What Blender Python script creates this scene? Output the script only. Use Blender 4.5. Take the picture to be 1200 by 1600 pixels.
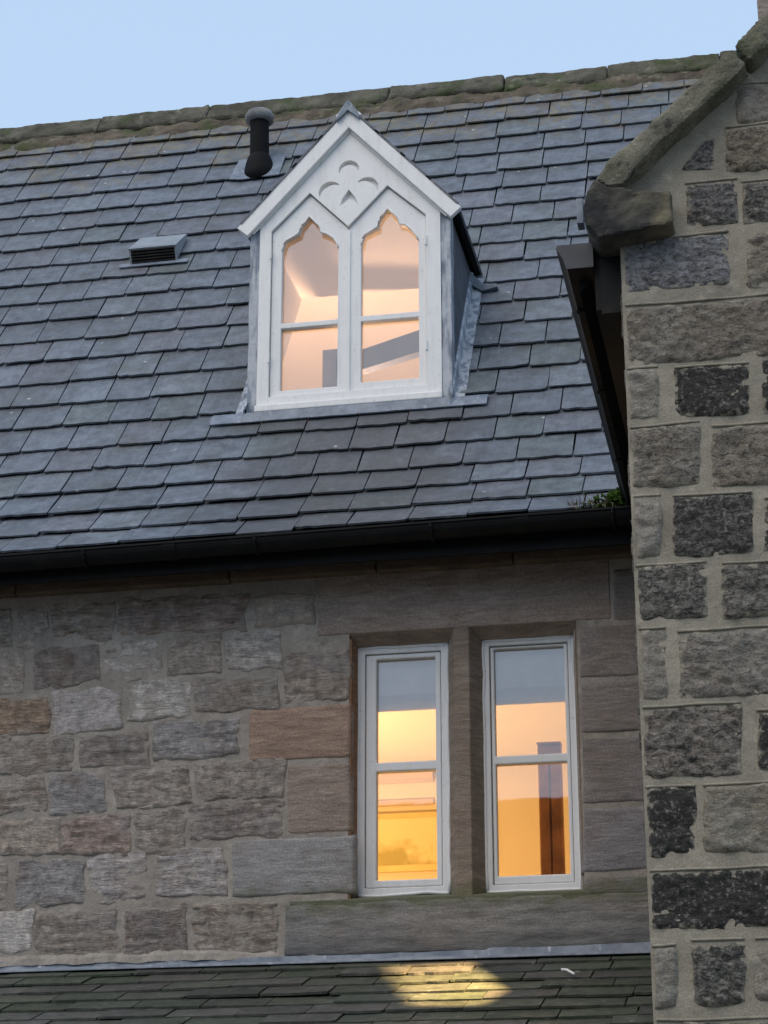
import bpy, bmesh, math, random
from mathutils import Vector, Matrix, noise
from mathutils.geometry import tessellate_polygon

S = bpy.context.scene
for o in list(bpy.data.objects):
    bpy.data.objects.remove(o)
RAD = math.radians
random.seed(7)

# ------------------------------------------------------------------ camera
FPX = 3339.0                        # focal length in pixels of the 1200 x 1600 picture
YAW, PITCH = RAD(11.2), RAD(20.5)
CAM = Vector((0.0, -10.2, 1.6))     # eye height, 10.2 m in front of the facade (y = 0)
FWD = Vector((-math.sin(YAW) * math.cos(PITCH), math.cos(YAW) * math.cos(PITCH), math.sin(PITCH)))
RGT = Vector((math.cos(YAW), math.sin(YAW), 0))
UPV = RGT.cross(FWD)
cd = bpy.data.cameras.new('camera')
cd.sensor_fit = 'VERTICAL'
cd.sensor_height = 36
cd.lens = FPX / 1600 * 36
cd.clip_start = 0.1
cd.clip_end = 2000
cam = bpy.data.objects.new('camera', cd)
S.collection.objects.link(cam)
cam.matrix_world = Matrix(((RGT.x, UPV.x, -FWD.x, CAM.x), (RGT.y, UPV.y, -FWD.y, CAM.y),
                           (RGT.z, UPV.z, -FWD.z, CAM.z), (0, 0, 0, 1)))
S.camera = cam

# ------------------------------------------------------------------ sky, sun, exposure
SUN_EL, SUN_AZ = RAD(52), RAD(205)
w = bpy.data.worlds.new('World')
S.world = w
w.use_nodes = True
wn = w.node_tree.nodes
wl = w.node_tree.links
wn.clear()
sky = wn.new('ShaderNodeTexSky')
sky.sky_type = 'NISHITA'
sky.sun_disc = False
sky.sun_elevation = SUN_EL
sky.sun_rotation = SUN_AZ
sky.air_density = 1.3
sky.dust_density = 2.0
sky.ozone_density = 1.6
veil = wn.new('ShaderNodeMix')      # thin even high cloud over the blue
veil.data_type = 'RGBA'
veil.inputs[0].default_value = 0.7
veil.inputs[7].default_value = (4.5, 5.9, 7.9, 1)
bg = wn.new('ShaderNodeBackground')
bg.inputs['Strength'].default_value = 0.11
wo = wn.new('ShaderNodeOutputWorld')
wl.new(sky.outputs[0], veil.inputs[6])
wl.new(veil.outputs[2], bg.inputs['Color'])
wl.new(bg.outputs[0], wo.inputs['Surface'])

sd = bpy.data.lights.new('sun', 'SUN')
sd.energy = 0.95
sd.angle = RAD(50)
sd.color = (1.0, 0.80, 0.60)
sun = bpy.data.objects.new('sun', sd)
S.collection.objects.link(sun)
# sun_rotation is measured from +Y towards +X
sdir = Vector((math.sin(SUN_AZ) * math.cos(SUN_EL), math.cos(SUN_AZ) * math.cos(SUN_EL), math.sin(SUN_EL)))
sun.rotation_euler = (-sdir).to_track_quat('-Z', 'Y').to_euler()
sun.location = sdir * 40

S.view_settings.view_transform = 'Standard'
S.view_settings.look = 'None'
S.view_settings.exposure = 0.38
S.view_settings.gamma = 1.0
S.view_settings.use_curve_mapping = False
S.cycles.use_denoising = True
S.cycles.max_bounces = 10
S.cycles.transparent_max_bounces = 12

# ------------------------------------------------------------------ helpers: pixels to points
def ray(px, py):
    return RGT * ((px - 600) / FPX) + UPV * (-(py - 800) / FPX) + FWD
def on_y(px, py, y):
    r = ray(px, py)
    return CAM + r * ((y - CAM.y) / r.y)
def on_plane(px, py, p, n):
    r = ray(px, py)
    return CAM + r * (n.dot(p - CAM) / n.dot(r))

# ------------------------------------------------------------------ helpers: objects
WL = {}                              # world location of every object (all parents are unrotated)
def put(o, parent, loc):
    loc = Vector(loc)
    S.collection.objects.link(o)
    WL[o.name] = loc
    if parent is not None:
        o.parent = parent
        o.location = loc - WL[parent.name]
    else:
        o.location = loc
    return o
def tag(o, label=None, cat=None, group=None, kind=None):
    if label: o['label'] = label
    if cat: o['category'] = cat
    if group: o['group'] = group
    if kind: o['kind'] = kind
    return o
def empty(name, loc, label=None, cat=None, group=None):
    o = bpy.data.objects.new(name, None)
    o.empty_display_size = 0.2
    put(o, None, loc)
    return tag(o, label, cat, group)
def make(name, verts, faces, mat, parent=None, loc=None, smooth=False):
    vs = [Vector(v) for v in verts]
    if loc is None:
        lo = Vector((min(v.x for v in vs), min(v.y for v in vs), min(v.z for v in vs)))
        hi = Vector((max(v.x for v in vs), max(v.y for v in vs), max(v.z for v in vs)))
        loc = Vector(((lo.x + hi.x) / 2, (lo.y + hi.y) / 2, lo.z))
    loc = Vector(loc)
    me = bpy.data.meshes.new(name)
    me.from_pydata([v - loc for v in vs], [], faces)
    me.materials.append(mat)
    if smooth:
        me.polygons.foreach_set('use_smooth', [True] * len(me.polygons))
    me.update()
    o = bpy.data.objects.new(name, me)
    return put(o, parent, loc)

class MB:
    """collects simple solids, built as one mesh object"""
    def __init__(self):
        self.v = []; self.f = []
    def add(self, vs, fs):
        b = len(self.v)
        self.v += [Vector(v) for v in vs]
        self.f += [tuple(i + b for i in f) for f in fs]
        return self
    def box(self, x0, x1, y0, y1, z0, z1):
        vs = [(x, y, z) for z in (z0, z1) for y in (y0, y1) for x in (x0, x1)]
        return self.add(vs, [(0, 2, 3, 1), (4, 5, 7, 6), (0, 1, 5, 4), (2, 6, 7, 3), (0, 4, 6, 2), (1, 3, 7, 5)])
    def prism(self, poly, a, b, mapf):
        """poly 2D points, extruded from a to b; mapf(p, t) -> 3D. holes not handled"""
        n = len(poly)
        vs = [mapf(p, a) for p in poly] + [mapf(p, b) for p in poly]
        fs = [(i, (i + 1) % n, n + (i + 1) % n, n + i) for i in range(n)]
        fs += [tuple(range(n - 1, -1, -1)), tuple(range(n, 2 * n))]
        return self.add(vs, fs)
    def ring(self, outer, holes, y0, y1):
        """flat frame in x-z with holes, front at y0, back at y1"""
        loops = [outer] + holes
        pts = [p for l in loops for p in l]
        tris = tessellate_polygon([[Vector((p[0], p[1], 0)) for p in l] for l in loops])
        n = len(pts)
        vs = [(p[0], y0, p[1]) for p in pts] + [(p[0], y1, p[1]) for p in pts]
        fs = [tuple(t) for t in tris] + [tuple(i + n for i in reversed(t)) for t in tris]
        b = 0
        for l in loops:
            m = len(l)
            for i in range(m):
                j = (i + 1) % m
                fs.append((b + i, b + j, n + b + j, n + b + i))
            b += m
        return self.add(vs, fs)
    def tube(self, path, r, seg=12, caps=True, rads=None):
        path = [Vector(p) for p in path]
        base = len(self.v)
        for i, p in enumerate(path):
            d = (path[min(i + 1, len(path) - 1)] - path[max(i - 1, 0)]).normalized()
            a = Vector((0, 0, 1)) if abs(d.z) < .9 else Vector((1, 0, 0))
            u = d.cross(a).normalized(); vv = d.cross(u)
            rr = rads[i] if rads else r
            for k in range(seg):
                t = 2 * math.pi * k / seg
                self.v.append(p + u * (rr * math.cos(t)) + vv * (rr * math.sin(t)))
        for i in range(len(path) - 1):
            for k in range(seg):
                k2 = (k + 1) % seg
                self.f.append((base + i * seg + k, base + i * seg + k2, base + (i + 1) * seg + k2, base + (i + 1) * seg + k))
        if caps:
            self.f.append(tuple(base + k for k in range(seg)))
            self.f.append(tuple(base + (len(path) - 1) * seg + k for k in reversed(range(seg))))
        return self
    def build(self, name, mat, parent=None, smooth=False, bevel=0.0, loc=None):
        o = make(name, self.v, self.f, mat, parent, loc, smooth)
        bm = bmesh.new(); bm.from_mesh(o.data)
        bmesh.ops.recalc_face_normals(bm, faces=bm.faces)
        bm.to_mesh(o.data); bm.free()
        if mat.name == 'dressed_stone':
            at = o.data.attributes.new('edge', 'FLOAT', 'POINT')
            at.data.foreach_set('value', [1.0] * len(o.data.vertices))
        if bevel:
            m = o.modifiers.new('bevel', 'BEVEL')
            m.width = bevel; m.segments = 2; m.limit_method = 'ANGLE'; m.angle_limit = RAD(35)
        return o

# ------------------------------------------------------------------ materials
class NT:
    def __init__(self, name, rough=0.8, spec=0.3):
        self.m = bpy.data.materials.new(name)
        self.m.use_nodes = True
        self.t = self.m.node_tree
        self.b = self.t.nodes['Principled BSDF']
        self.b.inputs['Roughness'].default_value = rough
        self.b.inputs['Specular IOR Level'].default_value = spec
        self.g = self.t.nodes.new('ShaderNodeNewGeometry')
        self.oi = self.t.nodes.new('ShaderNodeObjectInfo')
    def ln(self, a, b): self.t.links.new(a, b)
    def setin(self, sock, v):
        if isinstance(v, bpy.types.NodeSocket): self.ln(v, sock)
        elif isinstance(v, (tuple, list)) and len(v) == 3 and sock.type == 'RGBA': sock.default_value = (*v, 1)
        else: sock.default_value = v
    def pos(self, scale=(1, 1, 1), rnd=0.0):
        n = self.t.nodes.new('ShaderNodeVectorMath'); n.operation = 'MULTIPLY_ADD'
        self.ln(self.g.outputs['Position'], n.inputs[0])
        n.inputs[1].default_value = scale
        if rnd:
            k = self.t.nodes.new('ShaderNodeVectorMath'); k.operation = 'SCALE'
            k.inputs[0].default_value = (37, 91, 53)
            self.ln(self.oi.outputs['Random'], k.inputs['Scale'])
            self.ln(k.outputs[0], n.inputs[2])
        return n.outputs[0]
    def noise(self, scale, detail=4, vec=None, rough=0.55, dist=0.0):
        n = self.t.nodes.new('ShaderNodeTexNoise')
        n.inputs['Scale'].default_value = scale; n.inputs['Detail'].default_value = detail
        n.inputs['Roughness'].default_value = rough; n.inputs['Distortion'].default_value = dist
        self.ln(vec if vec is not None else self.pos(), n.inputs['Vector'])
        return n.outputs['Fac']
    def voro(self, scale, vec=None):
        n = self.t.nodes.new('ShaderNodeTexVoronoi')
        n.inputs['Scale'].default_value = scale
        self.ln(vec if vec is not None else self.pos(), n.inputs['Vector'])
        return n.outputs['Distance']
    def rng(self, v, a, b, c=0.0, d=1.0):
        n = self.t.nodes.new('ShaderNodeMapRange')
        self.ln(v, n.inputs[0])
        for i, x in zip((1, 2, 3, 4), (a, b, c, d)): n.inputs[i].default_value = x
        return n.outputs[0]
    def math(self, op, a, b=0.0):
        n = self.t.nodes.new('ShaderNodeMath'); n.operation = op
        self.setin(n.inputs[0], a); self.setin(n.inputs[1], b)
        return n.outputs[0]
    def mix(self, f, a, b, blend='MIX'):
        n = self.t.nodes.new('ShaderNodeMix'); n.data_type = 'RGBA'; n.blend_type = blend
        self.setin(n.inputs[0], f); self.setin(n.inputs[6], a); self.setin(n.inputs[7], b)
        return n.outputs[2]
    def grey(self, v):
        n = self.t.nodes.new('ShaderNodeCombineColor')
        for i in range(3): self.setin(n.inputs[i], v)
        return n.outputs[0]
    def attr(self, name):
        n = self.t.nodes.new('ShaderNodeAttribute'); n.attribute_name = name
        return n
    def color(self, c): self.setin(self.b.inputs['Base Color'], c)
    def bump(self, h, strength=0.5, dist=0.01, prev=None):
        n = self.t.nodes.new('ShaderNodeBump')
        n.inputs['Strength'].default_value = strength; n.inputs['Distance'].default_value = dist
        self.ln(h, n.inputs['Height'])
        if prev is not None: self.ln(prev, n.inputs['Normal'])
        self.ln(n.outputs[0], self.b.inputs['Normal'])
        return n.outputs[0]

def m_plain(name, col, rough=0.6, spec=0.3, var=0.12, scale=12, bump=0.0, metal=0.0):
    t = NT(name, rough, spec)
    n = t.noise(scale, 5)
    t.color(t.mix(1.0, (*col,), t.grey(t.rng(n, 0.3, 0.7, 1 - var, 1 + var)), 'MULTIPLY'))
    t.b.inputs['Metallic'].default_value = metal
    if bump: t.bump(t.noise(scale * 4, 4), bump, 0.004)
    return t.m

MORTAR_A = (0.375, 0.340, 0.295)
MORTAR_B = (0.36, 0.33, 0.26)

def m_facade():
    t = NT('sandstone', 0.9, 0.2)
    rv = t.pos((1, 1, 1), 1)
    band = t.noise(1.0, 6, t.pos((9, 9, 46), 1), 0.66, 0.8)
    blot = t.noise(7, 4, rv)
    fine = t.noise(90, 3, rv)
    bandc = t.mix(t.oi.outputs['Alpha'], (1, 1, 1), t.grey(t.rng(band, 0.30, 0.70, 0.50, 1.35)))
    c = t.mix(1.0, t.oi.outputs['Color'], bandc, 'MULTIPLY')
    c = t.mix(1.0, c, t.grey(t.rng(t.noise(24, 5, rv, 0.65), 0.3, 0.7, 0.58, 1.36)), 'MULTIPLY')
    c = t.mix(t.rng(blot, 0.5, 0.72, 0, 0.45), c, (0.20, 0.135, 0.09))
    c = t.mix(t.rng(t.noise(5, 4, rv), 0.56, 0.75, 0, 0.4), c, (0.34, 0.33, 0.35))
    c = t.mix(1.0, c, t.grey(t.rng(fine, 0.3, 0.7, 0.86, 1.12)), 'MULTIPLY')
    e = t.attr('edge').outputs['Fac']
    sm = t.math('ADD', e, t.rng(t.noise(18, 5, rv), 0.3, 0.7, -0.040, 0.024))
    c = t.mix(t.rng(sm, 0.0, 0.012, 0.8, 0.0), c, MORTAR_A)
    t.color(c)
    b = t.bump(t.noise(1.0, 6, t.pos((20, 20, 95), 1), 0.7, 0.8), 1.0, 0.020)
    t.bump(t.noise(120, 4, rv), 0.35, 0.004, b)
    return t.m

def m_ashlar():
    t = NT('dressed_stone', 0.9, 0.2)
    rv = t.pos((1, 1, 1), 1)
    c = t.mix(1.0, t.oi.outputs['Color'], t.grey(t.rng(t.noise(1.0, 5, t.pos((6, 6, 34), 1), 0.68, 0.6), 0.28, 0.72, 0.66, 1.36)), 'MULTIPLY')
    c = t.mix(t.rng(t.noise(3, 4, rv), 0.48, 0.75, 0, 0.5), c, (0.20, 0.145, 0.11))
    c = t.mix(1.0, c, t.grey(t.rng(t.noise(110, 4, rv, .7), 0.3, 0.7, 0.72, 1.26)), 'MULTIPLY')
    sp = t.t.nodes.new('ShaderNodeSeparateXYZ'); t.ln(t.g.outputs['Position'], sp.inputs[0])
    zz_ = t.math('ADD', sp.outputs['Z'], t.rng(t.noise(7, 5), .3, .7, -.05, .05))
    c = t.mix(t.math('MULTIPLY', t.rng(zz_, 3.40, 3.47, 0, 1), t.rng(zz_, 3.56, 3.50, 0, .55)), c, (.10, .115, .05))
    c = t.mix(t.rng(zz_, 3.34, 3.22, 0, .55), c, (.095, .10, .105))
    e = t.attr('edge').outputs['Fac']
    c = t.mix(t.rng(e, 0.0, 0.006, 0.35, 0.0), c, (.13, .115, .10))
    t.color(c)
    b = t.bump(t.noise(1.0, 6, t.pos((16, 16, 60), 1), .7), 0.8, 0.012)
    t.bump(t.noise(170, 3, rv), 0.3, 0.003, b)
    return t.m

def m_gable():
    t = NT('rock_faced_stone', 0.92, 0.15)
    rv = t.pos((1, 1, 1), 1)
    pit = t.noise(1.0, 5, t.pos((34, 34, 60), 1), 0.7, 0.8)
    big = t.noise(6, 4, rv)
    tan = t.mix(t.rng(big, 0.35, 0.65), (0.23, 0.185, 0.13), (0.30, 0.275, 0.225))
    c = t.mix(0.55, tan, t.oi.outputs['Color'])
    soot = t.math('ADD', t.oi.outputs['Alpha'], t.rng(pit, 0.3, 0.7, -0.42, 0.42))
    c = t.mix(t.rng(soot, 0.36, 0.82, 0.0, 0.93), c, (0.040, 0.039, 0.037))
    c = t.mix(1.0, c, t.grey(t.rng(t.noise(130, 3, rv), 0.3, 0.7, 0.75, 1.25)), 'MULTIPLY')
    c = t.mix(t.rng(t.noise(62, 3, rv, .6), 0.56, 0.66, 0, 0.5), c, (0.33, 0.315, 0.28))
    c = t.mix(t.rng(t.noise(26, 3, rv), 0.68, 0.74, 0, 0.5), c, (0.38, 0.37, 0.34))
    e = t.attr('edge').outputs['Fac']
    sm = t.math('ADD', e, t.rng(t.noise(30, 4, rv), 0.3, 0.7, -0.02, 0.02))
    c = t.mix(t.rng(sm, 0.0, 0.012, 0.9, 0.0), c, MORTAR_B)
    t.color(c)
    b = t.bump(pit, 1.0, 0.016)
    t.bump(t.noise(140, 4, rv), 0.4, 0.005, b)
    return t.m

def m_mortar(name, col, dirt):
    t = NT(name, 0.95, 0.15)
    c = t.mix(t.rng(t.noise(4, 5), 0.32, 0.68), col, tuple(x * 0.66 for x in col))
    c = t.mix(t.rng(t.noise(11, 5), 0.55, 0.72, 0, .6), c, tuple(min(1, x * 1.25) for x in col))
    c = t.mix(t.rng(t.noise(26, 4), 0.5, 0.75, 0, dirt), c, (0.12, 0.11, 0.085))
    c = t.mix(1.0, c, t.grey(t.rng(t.noise(150, 3), 0.3, 0.7, 0.8, 1.18)), 'MULTIPLY')
    t.color(c)
    b = t.bump(t.noise(30, 5), 0.5, 0.012)
    t.bump(t.noise(160, 3), 0.4, 0.004, b)
    return t.m

def m_slate(name, use_attr=False, mossy=0.0):
    t = NT(name, 0.52, 0.45)
    rv = t.pos((1, 1, 1), 1)
    if use_attr:
        base = t.attr('tint').outputs['Color']
    else:
        base = t.oi.outputs['Color']
    c = t.mix(1.0, base, t.grey(t.rng(t.noise(11, 6, rv, 0.65), 0.30, 0.70, 0.58, 1.40)), 'MULTIPLY')
    c = t.mix(1.0, c, t.grey(t.rng(t.noise(1.0, 4, t.pos((60, 8, 8), 1)), 0.3, 0.7, 0.88, 1.12)), 'MULTIPLY')
    c = t.mix(t.rng(t.noise(3.2, 6, None, .65), 0.54, 0.70, 0, 0.55 + mossy * .4), c, (0.075, 0.085, 0.055))
    c = t.mix(t.rng(t.noise(1.6, 5), 0.42, 0.66, 0, 0.35), c, (0.085, 0.088, 0.095))
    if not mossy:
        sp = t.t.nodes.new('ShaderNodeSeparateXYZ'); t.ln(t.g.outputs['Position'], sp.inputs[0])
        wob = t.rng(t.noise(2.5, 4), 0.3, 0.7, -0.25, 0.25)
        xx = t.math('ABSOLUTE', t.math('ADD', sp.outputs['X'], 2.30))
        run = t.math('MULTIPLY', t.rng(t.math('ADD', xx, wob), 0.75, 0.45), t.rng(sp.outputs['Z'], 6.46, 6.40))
        c = t.mix(t.math('MULTIPLY', run, 0.65), c, (0.062, 0.064, 0.068))       # darker patch with wavering sides below the dormer
        top = t.math('ADD', sp.outputs['Z'], t.rng(t.noise(4, 5), 0.3, 0.7, -0.45, 0.45))
        lich = t.math('MULTIPLY', t.rng(top, 9.25, 9.7), t.rng(t.noise(16, 5), 0.38, 0.52))
        c = t.mix(t.math('MULTIPLY', lich, 0.85), c, t.mix(t.rng(t.noise(7, 4), .4, .6), (0.20, 0.18, 0.11), (0.11, 0.09, 0.07)))         # lichen under the ridge
    c = t.mix(t.rng(t.noise(17, 5, rv, 0.65), 0.60, 0.72, 0, 0.5), c, (0.22, 0.24, 0.21))
    spots = t.math('MULTIPLY', t.rng(t.voro(5.2, rv), 0.07, 0.04), t.rng(t.noise(1.7, 2), 0.46, 0.52))
    c = t.mix(t.math('MULTIPLY', spots, 0.8), c, (0.5, 0.53, 0.5))
    t.color(c)
    t.setin(t.b.inputs['Roughness'], t.rng(t.noise(18, 3, rv), 0.3, 0.7, 0.36, 0.62))
    b = t.bump(t.noise(12, 6, rv, 0.65), 0.8, 0.014)
    t.bump(t.noise(1.0, 4, t.pos((90, 30, 30), 1)), 0.25, 0.003, b)
    return t.m

def m_lichen_stone(name, base, moss=0.5):
    t = NT(name, 0.95, 0.15)
    rv = t.pos((1, 1, 1), 1)
    c = t.mix(t.rng(t.noise(5, 5, rv), 0.35, 0.65), base, tuple(x * 0.5 for x in base))
    c = t.mix(t.rng(t.noise(3.5, 5, rv), 0.5, 0.66, 0, moss), c, (0.060, 0.085, 0.030))
    c = t.mix(t.rng(t.noise(8, 4, rv), 0.58, 0.70, 0, 0.7), c, (0.24, 0.24, 0.17))
    c = t.mix(t.rng(t.noise(13, 4, rv), 0.60, 0.70, 0, 0.8), c, (0.045, 0.045, 0.043))
    c = t.mix(1.0, c, t.grey(t.rng(t.noise(110, 3, rv), 0.3, 0.7, 0.75, 1.25)), 'MULTIPLY')
    t.color(c)
    b = t.bump(t.noise(14, 6, rv, 0.65), 0.9, 0.02)
    t.bump(t.noise(120, 3, rv), 0.4, 0.004, b)
    return t.m

def m_paint(name, col, rough=0.45):
    t = NT(name, rough, 0.4)
    c = t.mix(t.rng(t.noise(7, 5), 0.45, 0.75, 0, 0.22), col, tuple(x * 0.8 for x in col))
    c = t.mix(t.rng(t.noise(1.0, 5, t.pos((34, 34, 4))), 0.52, 0.74, 0, 0.2), c, (0.42, 0.41, 0.36))
    c = t.mix(t.rng(t.noise(45, 4), 0.62, 0.72, 0, 0.3), c, (0.35, 0.34, 0.30))
    t.color(c)
    t.bump(t.noise(1.0, 3, t.pos((70, 70, 6))), 0.12, 0.002)
    return t.m

def m_lead(name='lead_sheet', lo=.62):
    t = NT(name, 0.5, 0.5)
    c = t.mix(t.rng(t.noise(9, 5), 0.35, 0.65), (0.12, 0.155, 0.205), (0.235, 0.275, 0.325))
    c = t.mix(t.rng(t.noise(28, 4), 0.52, 0.7, 0, 0.6), c, (0.10, 0.11, 0.13))
    c = t.mix(t.rng(t.noise(1.0, 4, t.pos((25, 25, 4))), lo, lo + .14, 0, 0.75), c, (0.52, 0.55, 0.58))
    t.color(c)
    b = t.bump(t.noise(6, 3), 0.6, 0.02)
    t.bump(t.noise(40, 4), 0.4, 0.005, b)
    return t.m

def m_iron():
    t = NT('black_iron', 0.6, 0.2)
    c = t.mix(t.rng(t.noise(12, 5), 0.55, 0.75, 0, 0.5), (0.005, 0.0055, 0.006), (0.022, 0.02, 0.016))
    t.color(c)
    t.bump(t.noise(40, 4), 0.3, 0.004)
    return t.m

def m_glass():
    m = bpy.data.materials.new('window_glass')
    m.use_nodes = True
    t = m.node_tree
    t.nodes.clear()
    out = t.nodes.new('ShaderNodeOutputMaterial')
    tr = t.nodes.new('ShaderNodeBsdfTransparent'); tr.inputs[0].default_value = (0.96, 0.97, 0.96, 1)
    gl = t.nodes.new('ShaderNodeBsdfGlossy'); gl.inputs['Roughness'].default_value = 0.015
    fr = t.nodes.new('ShaderNodeFresnel'); fr.inputs['IOR'].default_value = 1.52
    tw = t.nodes.new('ShaderNodeMath'); tw.operation = 'MULTIPLY'; tw.inputs[1].default_value = 3.4
    mx = t.nodes.new('ShaderNodeMixShader')
    no = t.nodes.new('ShaderNodeTexNoise'); no.inputs['Scale'].default_value = 3.0
    ge = t.nodes.new('ShaderNodeNewGeometry')
    bp = t.nodes.new('ShaderNodeBump'); bp.inputs['Strength'].default_value = 0.012; bp.inputs['Distance'].default_value = 0.02
    t.links.new(ge.outputs['Position'], no.inputs['Vector'])
    t.links.new(no.outputs['Fac'], bp.inputs['Height'])
    t.links.new(bp.outputs[0], gl.inputs['Normal'])
    t.links.new(fr.outputs[0], tw.inputs[0])
    t.links.new(tw.outputs[0], mx.inputs[0])
    t.links.new(tr.outputs[0], mx.inputs[1])
    t.links.new(gl.outputs[0], mx.inputs[2])
    t.links.new(mx.outputs[0], out.inputs['Surface'])
    return m

M_FAC, M_ASH, M_GAB = m_facade(), m_ashlar(), m_gable()
M_MORA, M_MORB = m_mortar('lime_mortar', MORTAR_A, 0.4), m_mortar('grey_mortar', MORTAR_B, 0.25)
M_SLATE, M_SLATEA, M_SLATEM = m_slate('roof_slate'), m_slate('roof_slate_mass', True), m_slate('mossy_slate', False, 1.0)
M_RIDGE = m_lichen_stone('ridge_stone', (0.15, 0.14, 0.11), 0.85)
M_COPE = m_lichen_stone('coping_stone', (0.24, 0.225, 0.17), 0.45)
M_FILLET = m_lichen_stone('mossy_mortar', (0.17, 0.14, 0.105), 0.75)
M_WHITE = m_paint('white_paint', (0.84, 0.835, 0.81))
M_WHITE2 = m_paint('grey_white_paint', (0.76, 0.77, 0.77))
M_LEADP = m_lead('streaked_lead', .42)
M_LEAD, M_IRON, M_GLASS = m_lead(), m_iron(), m_glass()
M_DECK = m_plain('roof_felt', (0.02, 0.02, 0.022), 0.95, 0.1)
M_PLASTER = m_plain('warm_plaster', (0.76, 0.72, 0.66), 0.9, 0.1, 0.03, 2)
M_CEIL = m_plain('ceiling_paint', (0.80, 0.78, 0.74), 0.9, 0.1, 0.02, 2)
M_GREYP = m_plain('grey_painted_timber', (0.20, 0.22, 0.27), 0.6, 0.3, 0.08)
M_BROWN = m_plain('dark_wood', (0.33, 0.18, 0.085), 0.55, 0.3, 0.35, 9, 0.2)
M_FABRIC = m_plain('blind_fabric', (0.86, 0.86, 0.88), 0.95, 0.1, 0.06, 20, 0.1)
M_FABRIC2 = m_plain('blind_hem', (0.62, 0.64, 0.70), 0.95, 0.1, 0.06, 20, 0.1)
for m_ in (M_FABRIC, M_FABRIC2):
    t_ = m_.node_tree
    pb = t_.nodes['Principled BSDF']; mo = t_.nodes['Material Output']
    tl = t_.nodes.new('ShaderNodeBsdfTranslucent'); tl.inputs[0].default_value = (.85, .88, 1, 1)
    mx = t_.nodes.new('ShaderNodeMixShader'); mx.inputs[0].default_value = .13
    t_.links.new(pb.outputs[0], mx.inputs[1]); t_.links.new(tl.outputs[0], mx.inputs[2]); t_.links.new(mx.outputs[0], mo.inputs['Surface'])
M_BOX = m_plain('grey_card', (0.36, 0.35, 0.40), 0.8, 0.2, 0.05)
M_GROUND = m_plain('gravel', (0.17, 0.16, 0.145), 0.95, 0.1, 0.3, 3, 0.4)
M_METAL = m_plain('grey_metal', (0.26, 0.29, 0.31), 0.4, 0.5, 0.15, 10, 0.1)
M_PIPE = m_plain('weathered_pipe', (0.004, 0.0045, 0.005), 0.7, 0.15, 0.4, 14, 0.2)
M_CAP = m_lichen_stone('weathered_cap', (0.34, 0.34, 0.35), 0.1)

# ------------------------------------------------------------------ helpers: masonry
def smooth01(x):
    x = max(0.0, min(1.0, x))
    return x * x * (3 - 2 * x)
def fbm(p, o=3):
    return noise.fractal(p, 1.0, 2.0, o, noise_basis='PERLIN_ORIGINAL')

def stone_mesh(c, O, U, V, N, cell=0.013, bulge=0.012, rough=0.006, wob=0.006, mode='strata', seed=0.0, sink=0.03, freq=1.0):
    """c: four (u, v) corners TL TR BR BL. returns verts, faces, edge distances"""
    tl, tr, br, bl = [Vector(p) for p in c]
    wd = ((tr - tl).length + (br - bl).length) / 2
    hd = ((bl - tl).length + (br - tr).length) / 2
    nu = max(6, min(90, int(wd / cell))); nv = max(5, min(60, int(hd / cell)))
    vs, es, fs = [], [], []
    for j in range(nv + 1):
        b = j / nv
        for i in range(nu + 1):
            a = i / nu
            p = (tl * (1 - a) + tr * a) * (1 - b) + (bl * (1 - a) + br * a) * b
            d = min(a * wd, (1 - a) * wd, b * hd, (1 - b) * hd)
            q = Vector((p.x, p.y, seed))
            if wob:
                p = p + Vector((noise.noise(q * 9) * wob * 1.6 + noise.noise(q * 31) * wob * .6,
                                noise.noise(q * 9 + Vector((5, 9, 3))) * wob * 1.6 + noise.noise(q * 31 + Vector((7, 1, 3))) * wob * .6))
            # soften square corners
            ca = min(a, 1 - a) * wd; cb = min(b, 1 - b) * hd
            cr = min(0.035, wd * .25, hd * .25)
            if ca < cr and cb < cr:
                d = min(d, cr - math.hypot(cr - ca, cr - cb))
            h = bulge * smooth01((d - 0.002) / 0.022) + bulge * 0.5 * smooth01(d / (0.35 * min(wd, hd)))
            if mode == 'strata':
                s1 = noise.noise(Vector((p.x * 8 * freq, (p.y + p.x * .06 * math.sin(seed)) * 42 * freq, seed)))
                s2 = noise.noise(Vector((p.x * 14 * freq, p.y * 80 * freq, seed + 4)))
                s = rough * (1.3 * s1 + 0.7 * s2 + 0.9 * noise.noise(q * 11))
                cv = abs(noise.noise(Vector((p.x * 6 * freq, p.y * 24 * freq, seed + 8))))
                if noise.noise(q * 5 + Vector((2, 2, 2))) > -.12: s -= rough * 1.1 * max(0.0, 1 - cv / .13)
            elif mode == 'rock':
                s = rough * (1.2 * noise.noise(q * 10) + 1.0 * noise.noise(Vector((p.x * 24, p.y * 34, seed))) + 0.8 * noise.noise(Vector((p.x * 44, p.y * 62, seed + 2))))
            else:
                s = rough * noise.noise(q * 8)
            h += s * smooth01(d / 0.02)
            if d > .03: h = max(h, .0008 - .0022 * (mode == 'strata'))
            if i in (0, nu) or j in (0, nv):
                h = -sink
            vs.append(O + U * p.x + V * p.y + N * h)
            es.append(max(0.0, d - 0.004))
    for j in range(nv):
        for i in range(nu):
            k = j * (nu + 1) + i
            fs.append((k, k + nu + 1, k + nu + 2, k + 1))
    return vs, fs, es

def set_edge(me, es):
    at = me.attributes.new('edge', 'FLOAT', 'POINT')
    at.data.foreach_set('value', es)

def stone(name, c, mat, parent, col, O, U, V, N, **kw):
    vs, fs, es = stone_mesh(c, O, U, V, N, **kw)
    cu = sum(p[0] for p in c) / 4; cv = sum(p[1] for p in c) / 4
    o = make(name, vs, fs, mat, parent, O + U * cu + V * cv, True)
    set_edge(o.data, es)
    o.color = col if len(col) == 4 else (*col, 1)
    return o

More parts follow.
